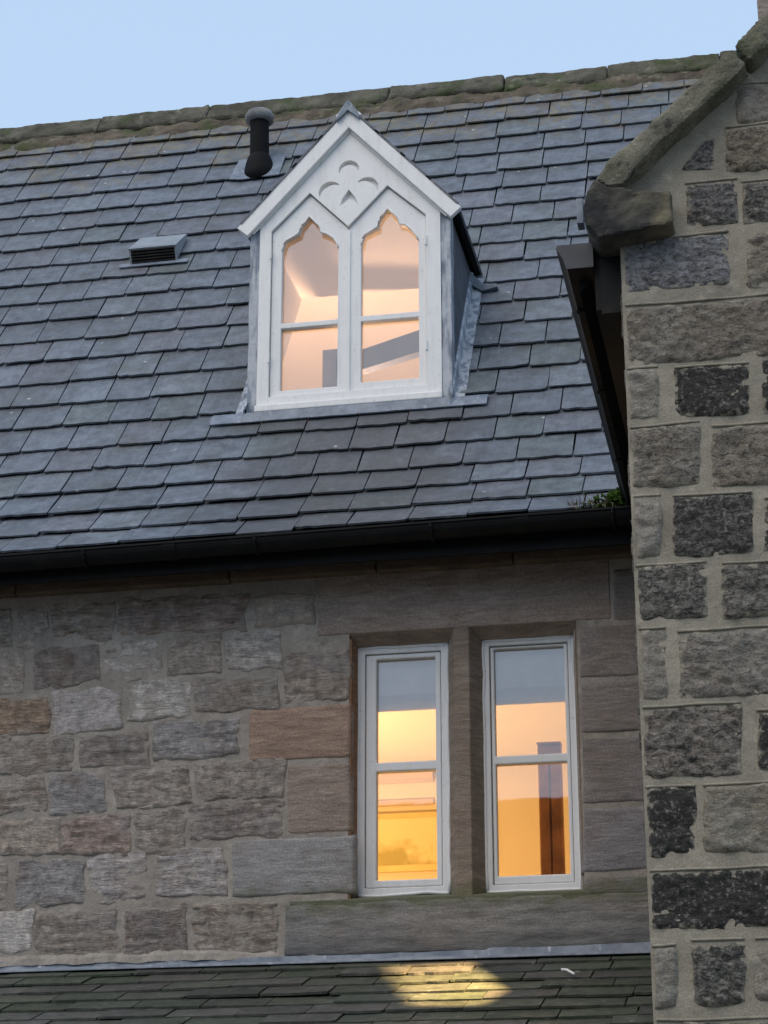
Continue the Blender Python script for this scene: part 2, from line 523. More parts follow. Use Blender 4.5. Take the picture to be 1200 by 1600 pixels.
def stone_mass(name, items, mat, parent, col, O, U, V, N, **kw):
    vs, fs, es = [], [], []
    for k, c in enumerate(items):
        v, f, e = stone_mesh(c, O, U, V, N, seed=50 + k * 3.7, **kw)
        b = len(vs)
        vs += v; es += e
        fs += [tuple(i + b for i in q) for q in f]
    o = make(name, vs, fs, mat, parent, None, True)
    set_edge(o.data, es)
    o.color = col
    return tag(o, kind='stuff')

def mortar_grid(name, u0, u1, v0, v1, cell, keep, mat, parent, O, U, V, N, amp=0.004):
    nu = max(1, round((u1 - u0) / cell)); nv = max(1, round((v1 - v0) / cell))
    idx, vs, fs = {}, [], []
    def vert(i, j):
        if (i, j) not in idx:
            u = u0 + (u1 - u0) * i / nu; v = v0 + (v1 - v0) * j / nv
            h = amp * (noise.noise(Vector((u * 7, v * 7, 1.3))) + .6 * noise.noise(Vector((u * 23, v * 23, 4.1))))
            idx[(i, j)] = len(vs)
            vs.append(O + U * u + V * v + N * h)
        return idx[(i, j)]
    for j in range(nv):
        for i in range(nu):
            u = u0 + (u1 - u0) * (i + .5) / nu; v = v0 + (v1 - v0) * (j + .5) / nv
            if keep(u, v):
                fs.append((vert(i, j), vert(i + 1, j), vert(i + 1, j + 1), vert(i, j + 1)))
    return vs, fs

X, Y, Z = Vector((1, 0, 0)), Vector((0, 1, 0)), Vector((0, 0, 1))
O0 = Vector((0, 0, 0))
def quad_px(x0, y0, x1, y1, yplane, slope):
    """pixel box whose top/bottom run with the course slope -> (u, v) corners on a y-plane; y0,y1 at the box centre"""
    xm = (x0 + x1) / 2
    pts = []
    for (px, py) in ((x0, y0), (x1, y0), (x1, y1), (x0, y1)):
        s = slope(py)
        p = on_y(px, py - (px - xm) * s, yplane)
        pts.append((p.x, p.z))
    return pts

# ================================================================== THE GROUND
g = make('ground', [(-400, -400, 0), (400, -400, 0), (400, 400, 0), (-400, 400, 0)], [(0, 1, 2, 3)], M_GROUND)
tag(g, kind='structure')

# ================================================================== THE HOUSE
house = empty('stone_house', (-2.4, 1.5, 0), 'long sandstone house with slate roof, pointed white dormer and paired lit windows', 'house')
XL, XR = -8.2, 2.6                     # ends of the house

# ---- wall: mortar face with openings, thick core behind it
OPEN = [(-2.186, -1.66, 3.485, 4.832), (-1.584, -1.038, 3.485, 4.838)]
def in_open(u, v):
    return any(a < u < b and c < v < d for a, b, c, d in OPEN)
vs, fs = mortar_grid('wall', -4.9, -0.5, 2.6, 5.2, 0.02, lambda u, v: not (-2.20 < u < -1.03 and 3.47 < v < 4.85), M_MORA, house, O0, X, Z, -Y)
mb = MB()
mb.v, mb.f = vs, fs
mb.box(XL, -4.9, 0, 0.4, 0, 5.3)
mb.box(-4.9, -0.5, 0.03, 0.4, 0, 3.44)
mb.box(-4.9, -0.5, 0.03, 0.4, 4.84, 5.3)
mb.box(-4.9, -2.2, 0.03, 0.4, 3.44, 4.84)
mb.box(-1.06, -0.5, 0.05, 0.4, 3.44, 4.84)
mb.box(-0.5, XR, 0.0, 0.4, 0, 5.3)
mb.box(-4.9, -0.5, 0.0, 0.03, 0, 2.6)
wall = make('wall', mb.v, mb.f, M_MORA, house)
bm = bmesh.new(); bm.from_mesh(wall.data); bmesh.ops.recalc_face_normals(bm, faces=bm.faces); bm.to_mesh(wall.data); bm.free()

fsl = lambda py: max(0.02, (2049 - py) / 20000 + 0.006)
def C(r, g_, b): return (r, g_, b, 1)
GREY, TAN, PINK, LAV, BRN, PALE, DARK, BLUE = (C(.275, .245, .212), C(.30, .255, .21), C(.31, .24, .205), C(.37, .345, .335), C(.22, .15, .095), C(.48, .455, .42), C(.20, .175, .16), C(.27, .265, .265))
FST = [
 # course under the eaves
 (-60, 955, 17, 1004, GREY), (27, 958, 74, 1005, GREY), (82, 945, 174, 998, TAN), (187, 935, 385, 985, PINK), (400, 930, 488, 972, TAN),
 (-60, 1018, 40, 1084, GREY), (56, 1012, 155, 1068, DARK), (165, 1001, 251, 1059, PALE), (264, 994, 348, 1050, GREY), (355, 988, 440, 1047, PALE), (447, 1019, 546, 1092, TAN),
 (-60, 1092, 72, 1146, BRN), (88, 1080, 188, 1138, LAV), (203, 1069, 296, 1117, PALE), (307, 1060, 434, 1104, GREY),
 (-60, 1155, 18, 1206, GREY), (25, 1152, 114, 1203, GREY), (128, 1145, 233, 1196, DARK), (244, 1126, 371, 1181, BLUE),
 (-60, 1216, 67, 1272, GREY), (78, 1208, 165, 1267, BLUE), (180, 1201, 297, 1261, GREY), (310, 1193, 443, 1242, GREY),
 (-60, 1283, 88, 1334, TAN), (97, 1277, 198, 1330, PINK), (215, 1270, 283, 1328, GREY), (297, 1256, 440, 1309, DARK),
 (-60, 1350, 12, 1420, GREY), (32, 1341, 128, 1409, BLUE), (137, 1336, 230, 1404, LAV), (245, 1331, 354, 1398, LAV),
 (-60, 1425, 50, 1486, PALE), (57, 1426, 186, 1500, GREY), (200, 1420, 291, 1498, DARK), (303, 1409, 430, 1488, TAN),
]
fr_rnd = random.Random(3)
for k, (x0, y0, x1, y1, col) in enumerate(FST):
    q = quad_px(x0 - 6, y0 - 5, x1 + 5, y1 + 7, 0.0, fsl)
    q = [(u + fr_rnd.uniform(-.016, .016), v + fr_rnd.uniform(-.016, .016)) for u, v in q]
    j = fr_rnd.uniform(.86, 1.14)
    md = fr_rnd.choice(['strata', 'strata', 'strata', 'rock', 'plain'])
    stone('stone', q, M_FAC, wall, (*[(x * .68 * 1.3 + b_ * .32) * j * 1.14 for x, b_ in zip(col[:3], (.345, .305, .270))], {'strata': fr_rnd.uniform(.6, 1), 'rock': .35, 'plain': .2}[md]), O0, X, Z, -Y,
          bulge=fr_rnd.uniform(.003, .0075), rough=fr_rnd.uniform(.005, .010), wob=fr_rnd.uniform(.008, .018), mode=md, cell=.0105, seed=k * 2.3, freq=fr_rnd.uniform(.55, 1.2))
# dressed quoins round the windows
AST = [(385, 1101, 551, 1190, C(.33, .235, .18)), (446, 1191, 551, 1304, C(.30, .24, .20)), (360, 1306, 557, 1402, C(.30, .295, .29)),
       (903, 974, 1010, 1060, C(.25, .22, .20)), (905, 1061, 1020, 1147, C(.235, .21, .195)), (907, 1148, 1020, 1257, C(.23, .21, .20)),
       (908, 1258, 1030, 1364, C(.24, .23, .235)), (909, 1365, 1030, 1401, C(.25, .24, .24)), (955, 885, 1010, 972, C(.21, .185, .165))]
for k, (x0, y0, x1, y1, col) in enumerate(AST):
    q = quad_px(x0, y0, x1, y1, 0.0, fsl)
    stone('stone', q, M_ASH, wall, col, O0, X, Z, -Y, bulge=.005, rough=.003, wob=.0035, mode='plain', seed=90 + k)
# lintel, mullion, jambs, sill: solid dressed stone with chamfered edges
la, lb = on_y(497, 950, 0).x, on_y(953, 930, 0).x
ztop = 5.19
lint = [(-.006, ztop), (-.006, 4.838), (.10, 4.786), (.30, 4.786), (.30, ztop)]
o = MB().prism(lint, la, lb, lambda p, t: (t, p[0], p[1])).build('lintel', M_ASH, wall, bevel=.006); o.color = C(.32, .265, .225)
mul = [(-1.66, -.003), (-1.584, -.003), (-1.532, .095), (-1.532, .26), (-1.705, .26), (-1.705, .095)]
o = MB().prism(mul, 3.47, 4.87, lambda p, t: (p[0], p[1], t)).build('mullion', M_ASH, wall, bevel=.006); o.color = C(.26, .215, .175)
jl = [(-2.26, .004), (-2.188, .004), (-2.174, .09), (-2.174, .28), (-2.26, .28)]
o = MB().prism(jl, 3.47, 4.81, lambda p, t: (p[0], p[1], t)).build('jamb', M_ASH, wall, bevel=.004); o.color = C(.28, .16, .095)
jr = [(-1.04, .004), (-1.066, .09), (-1.066, .28), (-.96, .28), (-.96, .004)]
o = MB().prism(jr, 3.47, 4.81, lambda p, t: (p[0], p[1], t)).build('jamb', M_ASH, wall, bevel=.004); o.color = C(.25, .18, .14)
sl = [(-.004, 3.40), (-.004, 3.482), (.11, 3.512), (.30, 3.512), (.30, 3.40)]
o = MB().prism(sl, on_y(452, 1420, 0).x, -.52, lambda p, t: (t, p[0], p[1])).build('sill', M_ASH, wall, bevel=.006); o.color = C(.17, .18, .15)
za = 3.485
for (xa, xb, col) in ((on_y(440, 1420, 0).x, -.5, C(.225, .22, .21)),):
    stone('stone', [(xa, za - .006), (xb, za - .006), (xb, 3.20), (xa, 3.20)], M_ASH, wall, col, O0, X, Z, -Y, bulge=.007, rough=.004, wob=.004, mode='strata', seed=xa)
# stone course under the gutter, proud of the wall
zc0, zc1 = 5.145, 5.30
cx = [XL, on_y(20, 930, -.1).x, on_y(355, 900, -.1).x, on_y(585, 885, -.1).x, on_y(800, 870, -.1).x, -.5, 1.0, XR]
for a, b in zip(cx, cx[1:]):
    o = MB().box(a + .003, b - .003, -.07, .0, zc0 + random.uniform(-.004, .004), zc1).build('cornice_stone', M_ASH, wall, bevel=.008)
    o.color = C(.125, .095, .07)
# masonry beyond the frame on the left, joined
rr = random.Random(21)
items = []
v = 0.25
while v < 5.05:
    h = rr.uniform(.17, .26); u = XL + .02
    lim = on_y(-70, 1200, 0).x if v > 3.0 else -.6
    while u < lim - .1:
        L = min(rr.uniform(.2, .45), lim - u)
        items.append([(u, v + h), (u + L, v + h), (u + L, v), (u, v)])
        u += L + .008
    v += h + .008
stone_mass('rubble_masonry', items, M_FAC, wall, (.27, .24, .21, .8), O0, X, Z, -Y, cell=.022, bulge=.006, rough=.006, wob=.010)

# ---- roof: course lines (y, z), flattened towards the eaves
CRS = [(-.300, 5.311), (-.099, 5.468), (.088, 5.641), (.265, 5.822), (.432, 6.018), (.600, 6.224), (.760, 6.437), (.917, 6.655),
       (1.073, 6.874), (1.229, 7.093), (1.382, 7.309), (1.536, 7.525), (1.687, 7.738), (1.838, 7.950), (1.992, 8.167), (2.148, 8.388),
       (2.302, 8.604), (2.460, 8.826), (2.621, 9.052), (2.780, 9.276), (2.938, 9.499), (3.085, 9.706), (3.20, 9.868)]
RY, RZ = 3.31, 10.0                    # ridge line
DX0, DX1 = -2.945, -1.785              # outside of the dormer cheeks
DYF = 0.70                             # dormer face
DZ0, DZE, DZR = 6.42, 7.60, 8.28       # base, eaves and ridge of the dormer
def roof_y(z):
    for (ya, za_), (yb, zb_) in zip(CRS, CRS[1:]):
        if za_ <= z <= zb_: return ya + (yb - ya) * (z - za_) / (zb_ - za_)
    return CRS[-1][0] + (z - CRS[-1][1]) / 1.407
def deck_strip(m, x0, x1, prof, drop=.03):
    for (ya, za_), (yb, zb_) in zip(prof, prof[1:]):
        a = math.atan2(zb_ - za_, yb - ya)
        n = Vector((0, -math.sin(a), math.cos(a)))
        p = [Vector((x0, ya, za_)), Vector((x1, ya, za_)), Vector((x1, yb, zb_)), Vector((x0, yb, zb_))]
        m.add([q - n * drop for q in p] + [q - n * (drop + .08) for q in p],
              [(0, 1, 2, 3), (7, 6, 5, 4), (0, 4, 5, 1), (1, 5, 6, 2), (2, 6, 7, 3), (3, 7, 4, 0)])
full = CRS + [(RY, RZ)]
lowp = [p for p in CRS if p[1] < 6.30] + [(roof_y(6.36), 6.36)]
upp = [(roof_y(7.78), 7.78)] + [p for p in CRS if p[1] > 7.78] + [(RY, RZ)]
m = MB()
deck_strip(m, XL, DX0 + .02, full); deck_strip(m, DX1 - .02, XR, full)
deck_strip(m, DX0 + .02, DX1 - .02, lowp); deck_strip(m, DX0 + .02, DX1 - .02, upp)
m.add([(XL, RY, RZ - .04), (XR, RY, RZ - .04), (XR, RY + 3.4, RZ - 4.75), (XL, RY + 3.4, RZ - 4.75)], [(0, 1, 2, 3)])   # rear slope
m.add([(XL + .02, -.1, 5.3), (XL + .02, RY, RZ - .1), (XL + .02, RY + 3.3, 5.3)], [(0, 1, 2)])
roof = m.build('roof', M_DECK, house)

# slate shapes, shared
SW, SL = 0.29, 0.36
def slate_mesh(k, r):
    t = r.uniform(.008, .012)
    w2 = SW / 2
    bot = []
    n = 7
    for i in range(n + 1):
        x = -w2 + SW * i / n
        bot.append((x, r.uniform(-.0045, .0045)))
    cl, cr = r.random(), r.random()
    if cl < .6:
        d = r.uniform(.008, .03); bot[0] = (-w2, d); bot.insert(1, (-w2 + d * .3, d * .35)); bot[2] = (-w2 + d * 1.1 + .01, 0.0)
    if cr < .6:
        d = r.uniform(.008, .03); bot[-1] = (w2, d); bot.insert(-1, (w2 - d * .3, d * .35)); bot[-3] = (w2 - d * 1.1 - .01, 0.0)
    if r.random() < .2:
        i = r.randrange(2, len(bot) - 2); bot[i] = (bot[i][0], r.uniform(.006, .014))
    pts = bot + [(w2 + r.uniform(-.002, .002), SL * .5), (w2, SL), (-w2, SL), (-w2 + r.uniform(-.002, .002), SL * .5)]
    n = len(pts)
    vs = [(x, y, t) for x, y in pts] + [(x, y, 0) for x, y in pts]
    fs = [tuple(range(n))] + [(i, n + i, n + (i + 1) % n, (i + 1) % n) for i in range(n)]
    me = bpy.data.meshes.new('slate')
    me.from_pydata(vs, [], fs)
    me.update()
    return me
srn = random.Random(11)
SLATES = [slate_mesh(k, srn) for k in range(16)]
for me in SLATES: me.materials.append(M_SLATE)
SLATES_M = [me.copy() for me in SLATES[:10]]
for me in SLATES_M: me.materials.clear(); me.materials.append(M_SLATEM)

def slate_tint(r, x=0, z=0):
    v = r.gauss(1.0, .08)
    base = [.126, .146, .174]
    q = r.random()
    if q < .16: base = [.136, .145, .170]        # plum
    elif q < .28: base = [.120, .145, .155]      # greenish
    elif q < .36: base = [.155, .178, .205]      # pale
    return tuple(max(.05, b * v) for b in base)
def lay(p0, p1, x, wd, r, lift=.017, jit=1.0):
    """matrix pieces for a slate with its tail on p0=(y,z)"""
    a = math.atan2(p1[1] - p0[1], p1[0] - p0[0])
    n = Vector((0, -math.sin(a), math.cos(a)))
    d = Vector((0, math.cos(a), math.sin(a)))
    off = r.gauss(0, .0065) * jit
    lf = lift + abs(r.gauss(0, .003)) * jit
    loc = Vector((x, p0[0], p0[1])) + n * (lf - .008) + d * off
    return loc, (a - math.atan2(lf, .27), r.gauss(0, .004) * jit, r.gauss(0, .005) * jit)

def fill_course(x0, x1, phase, r, wmean):
    out = []
    x = x0 - phase
    while x < x1:
        wd = r.gauss(wmean, .018)
        a, b = max(x, x0), min(x + wd, x1)
        if b - a > .05: out.append(((a + b) / 2, b - a))
        x += wd
    return out

def eave_drop(x, k):
    f = max(0.0, min(1.4, (-1.15 - x) / 3.3))
    return f * {0: .032, 1: .028, 2: .010}.get(k, 0.0)
mass = []                              # slates nobody sees in the photo, kept as one part
def visible_x(p):                      # rough limits of the picture on the roof
    z = p[1]
    xl = on_y(-25, 800 - (z - 5.3) * 140, p[0]).x
    return xl
for k in range(len(CRS) - 1):
    p0, p1 = CRS[k], CRS[k + 1]
    segs = [(XL + .05, XR)]
    if k >= 6 and p0[1] < DZE - .02:
        segs = [(XL + .05, DX0 + .01), (DX1 - .01, XR)]
    elif p0[1] >= DZE - .02 and p0[1] < DZR - .1:
        hw = (DX1 - DX0) / 2 * (DZR - p0[1]) / (DZR - DZE) - .12
        xc = (DX0 + DX1) / 2
        if hw > .05: segs = [(XL + .05, xc - hw), (xc + hw, XR)]
    for (a, b) in segs:
        ph = (k % 2) * .145 + srn.uniform(0, .07)
        if len(segs) == 2 and a > -3: ph = (k % 2) * .145 + srn.uniform(.0, .04)
        for (x, wd) in fill_course(a, b, ph, srn, .288 if k > 1 else .30):
            loc, rot = lay(p0, p1, x, wd, srn)
            loc.z -= eave_drop(x, k)
            tint = slate_tint(srn)
            xlim = -.72 + max(0, k - 3) * .035
            zz = p0[1]
            # limits of the picture: left edge of the frame and the wing in front on the right
            left = on_y(0, 0, p0[0]).x if False else None
            rp = Vector((x, p0[0], p0[1])) - CAM
            u = rp.dot(RGT) / rp.dot(FWD) * FPX + 600
            vis = u > -45 and u < 1010 - max(0, 0) + (120 if k > 17 else 0)
            if not vis:
                if u > -700: mass.append((loc, rot, wd, tint))
                continue
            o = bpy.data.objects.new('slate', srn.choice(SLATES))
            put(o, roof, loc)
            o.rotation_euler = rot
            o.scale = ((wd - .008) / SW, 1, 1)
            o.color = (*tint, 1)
def slate_mass(name, items, parent, mat, protos):
    vs, fs, cs = [], [], []
    for i, (loc, rot, wd, tint) in enumerate(items):
        me = protos[i % len(protos)]
        from mathutils import Euler
        R3 = Euler(rot).to_matrix()
        b = len(vs)
        sx = (wd - .005) / SW
        for v_ in me.vertices:
            c_ = v_.co
            vs.append(loc + R3 @ Vector((c_.x * sx, c_.y, c_.z)))
            cs += [*tint, 1.0]
        for p_ in me.polygons: fs.append(tuple(b + q for q in p_.vertices))
    o = make(name, vs, fs, mat, parent)
    ca = o.data.attributes.new('tint', 'FLOAT_COLOR', 'POINT')
    ca.data.foreach_set('color', cs)
    return tag(o, kind='stuff')
if mass: slate_mass('slate_courses', mass, roof, M_SLATEA, SLATES)

# mortar fillet and ridge stones
def rough_prism(name, poly, a, b, mapf, mat, parent, seg, amp, seed=0.0, sc=9):
    n = len(poly); vs, fs = [], []
    for i in range(seg + 1):
        t = a + (b - a) * i / seg
        for p in poly:
            q = Vector(mapf(p, t))
            nz = noise.noise_vector(q * sc + Vector((seed, 0, 0))) * amp + noise.noise_vector(q * sc * 3) * amp * .5
            vs.append(q + nz)
    for i in range(seg):
        for k in range(n):
            k2 = (k + 1) % n
            fs.append((i * n + k, i * n + k2, (i + 1) * n + k2, (i + 1) * n + k))
    fs.append(tuple(range(n - 1, -1, -1))); fs.append(tuple(seg * n + k for k in range(n)))
    o = make(name, vs, fs, mat, parent)
    bm = bmesh.new(); bm.from_mesh(o.data); bmesh.ops.recalc_face_normals(bm, faces=bm.faces); bm.to_mesh(o.data); bm.free()
    return o
CLOUD = bpy.data.textures.new('weathering', 'CLOUDS'); CLOUD.noise_scale = .07; CLOUD.noise_depth = 4
def weather(o, vox=.016, st=.016, tex=None):
    r = o.modifiers.new('remesh', 'REMESH'); r.mode = 'VOXEL'; r.voxel_size = vox
    d = o.modifiers.new('weather', 'DISPLACE'); d.texture = tex or CLOUD; d.strength = st; d.mid_level = .5; d.texture_coords = 'GLOBAL'
    return o
sd_ = Vector((0, math.cos(RAD(54.6)), math.sin(RAD(54.6)))); sn_ = Vector((0, -math.sin(RAD(54.6)), math.cos(RAD(54.6))))
def rp_(s, n): return (RY - s * sd_.y + n * sn_.y, RZ - s * sd_.z + n * sn_.z)   # s down-slope from ridge, n off the slope
fil = [rp_(.30, .002), rp_(.285, .018), rp_(.22, .036), rp_(.16, .040), rp_(.08, .044), rp_(.08, -.02), rp_(.30, -.03)]
rough_prism('mortar_fillet', fil, XL, XR, lambda p, t: (t, p[0], p[1]), M_FILLET, roof, 330, .03, sc=6)
rid = [rp_(.125, .012), rp_(.12, .050), rp_(.09, .064), (RY - .05, RZ + .058), (RY - .03, RZ + .095), (RY + .03, RZ + .095), (RY + .055, RZ + .062), (RY + .20, RZ - .20), (RY + .15, RZ - .22), (RY, RZ - .02)]
rx = XL
ri = random.Random(5)
lens = [on_y(p, q, RY).x for p, q in ((-40, 215), (160, 196), (330, 178), (610, 150), (790, 132), (950, 118), (1125, 96))]
xs = [XL, -6.05] + lens + [.75, 1.5, XR]
for a, b in zip(xs, xs[1:]):
    dz = ri.uniform(-.012, .014)
    o = rough_prism('ridge_stone', rid, a + .002, b - .002, lambda p, t: (t, p[0], p[1] + dz), M_RIDGE, roof, max(4, int((b - a) / .03)), .008, seed=a * 3)
    weather(o, .016, .014)

# ---- gutter of the house: half round on brackets, black board behind
def half_round(y, z, r, x0, x1, name, parent, mat):
    pr = [(y + r * math.cos(t), z + r * math.sin(t)) for t in [math.pi + math.pi * i / 12 for i in range(13)]]
    inn = [(y + (r - .008) * math.cos(t), z + .002 + (r - .008) * math.sin(t)) for t in [2 * math.pi - math.pi * i / 12 for i in range(13)]]
    lip = [(y - r - .008, z - .004), (y - r - .008, z + .006)]
    return MB().prism(lip + [(y - r, z + .004)] + inn[::-1][:0] + list(reversed(inn)) + [(y + r, z + .004)] + list(reversed(pr)), x0, x1, lambda p, t: (t, p[0], p[1] - .0097 * (-1.15 - t)))
GY, GZ = -.350, 5.262
fall = lambda x: eave_drop(x, 0)
gut = half_round(GY, GZ, .066, XL, -.62, 'gutter', house, M_IRON).build('gutter', M_IRON, house)
for x in (-4.4, -3.5, -2.6, -1.7, -.8):
    m = MB()
    pr = [(GY + (.070) * math.cos(t), GZ + (.072) * math.sin(t)) for t in [math.pi + math.pi * i / 10 for i in range(11)]]
    m.tube([(x, a, b - .0097 * (-1.15 - x)) for a, b in pr] + [(x, -.27, GZ + .01)], .009, 6)
    m.build('bracket', M_IRON, gut)
for x in (-5.4, -3.05, -1.25):
    m = MB()
    pr = [(GY + (.070) * math.cos(t), GZ + (.070) * math.sin(t)) for t in [math.pi + math.pi * i / 12 for i in range(13)]]
    m.prism(pr + [(a * 1 + 0, b) for a, b in []] + [(GY + .06 * math.cos(t), GZ + .06 * math.sin(t)) for t in [2 * math.pi - math.pi * i / 12 for i in range(13)]], x - .035, x + .035, lambda p, t: (t, p[0], p[1] - .0097 * (-1.15 - t)))
    m.build('joint_collar', M_IRON, gut)
MB().box(XL, -.52, -.272, -.245, 5.13, 5.295).build('eaves_board', M_IRON, house)
MB().box(XL, -.52, -.245, -.0, 5.302, 5.318).build('soffit', M_IRON, house)

# ---- chimney on the ridge, behind the wing's coping
chx = on_y(1181, 20, 3.3).x
chim = MB().box(chx + .02, chx + .95, 2.92, 3.68, 9.3, 11.55).build('chimney', M_MORB, house)
cr_ = random.Random(8)
zz = 9.5
while zz < 11.5:
    h = cr_.uniform(.22, .30); u = chx + .012
    while u < chx + .93:
        L = min(cr_.uniform(.22, .45), chx + .958 - u)
        o = MB().box(u, u + L - .012, 2.905, 3.1, zz, zz + h - .012).build('stone', M_ASH, chim, bevel=.012)
        o.color = C(*(cr_.uniform(.8, 1.15) * c for c in (.27, .25, .25)))
        u += L
    zz += h

# ---- the two lower windows
def framed_window(name, x0, x1, z0, z1, fr, gl, bar, casement):
    """frame outer box, frame widths fr=(left,right,top,bottom), glass box gl, glazing bar (z0,z1)"""
    outer = [(x0, z0), (x1, z0), (x1, z1), (x0, z1)]
    inner = [(x0 + fr[0], z0 + fr[3]), (x1 - fr[1], z0 + fr[3]), (x1 - fr[1], z1 - fr[2]), (x0 + fr[0], z1 - fr[2])]
    w_ = MB().ring(outer, [inner], .098, .19).build(name, M_WHITE2, house, bevel=.004)
    gx0, gx1, gz0, gz1 = gl
    g_ = .004
    ci = [(inner[0][0] + g_, inner[0][1] + g_), (inner[1][0] - g_, inner[1][1] + g_), (inner[2][0] - g_, inner[2][1] - g_), (inner[3][0] + g_, inner[3][1] - g_)]
    hole1 = [(gx0, gz0), (gx1, gz0), (gx1, bar[0]), (gx0, bar[0])]
    hole2 = [(gx0, bar[1]), (gx1, bar[1]), (gx1, gz1), (gx0, gz1)]
    MB().ring(ci, [hole1, hole2], .108 if casement else .112, .165).build('casement' if casement else 'sash', M_WHITE2, w_, bevel=.006)
    for h in (hole1, hole2):
        (a, c), (b, d) = h[0], h[2]
        MB().box(a - .008, b + .008, .138, .142, c - .008, d + .008).build('pane', M_GLASS, w_)
    # ragged sealant round the frame
    m = MB()
    path = [(x0 - .004, .10, z0), (x0 - .004, .10, z1)]
    for (pa, pb) in ((outer[0], outer[1]), (outer[1], outer[2]), (outer[2], outer[3]), (outer[3], outer[0])):
        n = 22
        pts = []
        for i in range(n + 1):
            t = i / n
            q = Vector((pa[0] + (pb[0] - pa[0]) * t, .100, pa[1] + (pb[1] - pa[1]) * t))
            q += Vector((noise.noise(q * 9), 0, noise.noise(q * 9 + Vector((3, 3, 3))))) * .008
            pts.append(q)
        m.tube(pts, .009, 6)
    m.build('sealant', M_WHITE2, w_, smooth=True)
    return w_
def gbox(pl, pt, pr_, pb, y=.14):
    a = on_y(pl, (pt + pb) / 2, y).x; b = on_y(pr_, (pt + pb) / 2, y).x
    xm = (pl + pr_) / 2
    return (a, b, on_y(xm, pb, y).z, on_y(xm, pt, y).z)
gl = gbox(590, 1031, 683, 1376)
w1 = framed_window('window', -2.172, -1.711, 3.516, 4.782, (.034, .034, .030, .034), gl, (on_y(636, 1206, .14).z, on_y(636, 1192, .14).z), True)
gr_ = gbox(776, 1014, 887, 1369)
w2 = framed_window('window', -1.527, -1.067, 3.510, 4.786, (.030, .030, .026, .034), gr_, (on_y(832, 1194, .14).z, on_y(832, 1181, .14).z), False)

# ================================================================== THE DORMER (part of the house)
XC = (DX0 + DX1) / 2
def dpt(px, py, y=DYF):
    p = on_y(px, py, y); return (p.x, p.z)
def dl(pts, y=DYF): return [dpt(a, b, y) for a, b in pts]
# face board: outside gable shape, inside a double-pointed opening
zig = dl([(665, 334), (605, 289), (544, 353), (484, 301), (424, 361)])
bz = DZ0 + .085
fx0, fx1 = -2.905, -1.825
apex = (XC, 8.27)
outer = [(fx0, DZ0), (fx1, DZ0), (fx1, 7.63), apex, (fx0, 7.63)]
hole = [(zig[4][0], bz), (zig[0][0], bz)] + zig
def crescent(c, r, a0, a1, th):
    """crescent groove round a pixel centre, thickest in the middle"""
    cc = Vector(dpt(*c)); up_, lo__ = [], []
    for k in range(17):
        t = k / 16; a_ = RAD(a0 + (a1 - a0) * t)
        d_ = Vector((math.cos(a_), math.sin(a_)))
        up_.append(cc + d_ * r); lo__.append(cc + d_ * (r - .006 - th * math.sin(math.pi * t)))
    return [tuple(p) for p in up_ + lo__[::-1]]
tre = [crescent((545, 265), .062, 195, -15, .026), crescent((516, 300), .070, 200, 38, .026), crescent((573, 293), .070, 142, -20, .026)]
bl_, bt_, br_ = dpt(531, 322), dpt(545, 296), dpt(560, 319)
bm_ = dpt(545, 311)
tre.append([bl_, dpt(534, 311), bt_, dpt(555, 308), br_, dpt(552, 313), bm_, dpt(539, 316)])
dorm = MB().ring(outer, [hole] + tre, DYF, DYF + .030).ring([(p[0], p[1] - .002) for p in outer], [[(hole[0][0] - .002, bz - .002), (hole[1][0] + .002, bz - .002)] + [(p[0], p[1] + .002) for p in zig]], DYF + .0305, DYF + .09).build('dormer', M_WHITE, house)
# casements with cusped heads
lo_ = [(530, 391), (529, 385), (523, 375), (512, 368), (503, 366), (501, 356), (493, 349), (485, 341), (478, 350), (472, 357), (469, 368), (459, 373), (448, 379), (444, 387), (443, 395)]
ro_ = [(655, 379), (652, 371), (645, 362), (635, 354), (626, 353), (623, 343), (615, 336), (607, 329), (600, 337), (594, 346), (592, 358), (582, 363), (571, 369), (567, 378), (566, 386)]
def casement(head, bot, x0, x1, pk, bar, nm_):
    gy = DYF + .06
    hd = dl(head, DYF + .05)
    hole_up = hd
    xa, xb = hd[-1][0], hd[0][0]
    zb0, zb1 = bar
    h1 = [(xa, zb1), (xb, zb1)] + hd
    h2 = [(xa, bot), (xb, bot), (xb, zb0), (xa, zb0)]
    out = [(x0, bz + .004), (x1, bz + .004), (x1, pk[2]), (pk[0], pk[1]), (x0, pk[3])]
    c_ = MB().ring(out, [h1, h2], DYF + .022, DYF + .075).build('casement', M_WHITE, dorm, bevel=.004)
    MB().box(xa - .01, xb + .01, DYF + .058, DYF + .062, bot - .01, zb0 + .008).build('pane', M_GLASS, dorm)
    zt = max(p[1] for p in hd)
    MB().box(xa - .01, xb + .01, DYF + .058, DYF + .062, zb1 - .008, zt + .01).build('pane', M_GLASS, dorm)
    # moulded rim round the head
    m = MB()
    pts = [Vector((p[0], DYF + .022, p[1])) for p in hd]
    m.tube(pts, .006, 6)
    m.build('rim_moulding', M_WHITE, dorm, smooth=True)
    return c_
zL = zig[3]; zR = zig[1]; zM = zig[2]
gap = .003
casement(lo_, dpt(486, 610, DYF + .05)[1], zig[4][0] + gap, zM[0] - gap, (zL[0], zL[1] - .006, zM[1] - .004, zig[4][1] - .004), (dpt(486, 507)[1], dpt(486, 499)[1]), 'l')
casement(ro_, dpt(610, 597, DYF + .05)[1], zM[0] + gap, zig[0][0] - gap, (zR[0], zR[1] - .006, zig[0][1] - .004, zM[1] - .004), (dpt(610, 496)[1], dpt(610, 487)[1]), 'r')
MB().box(zM[0] - .012, zM[0] + .012, DYF + .012, DYF + .03, bz + .004, zM[1] - .02).build('meeting_bead', M_WHITE, dorm, bevel=.003)
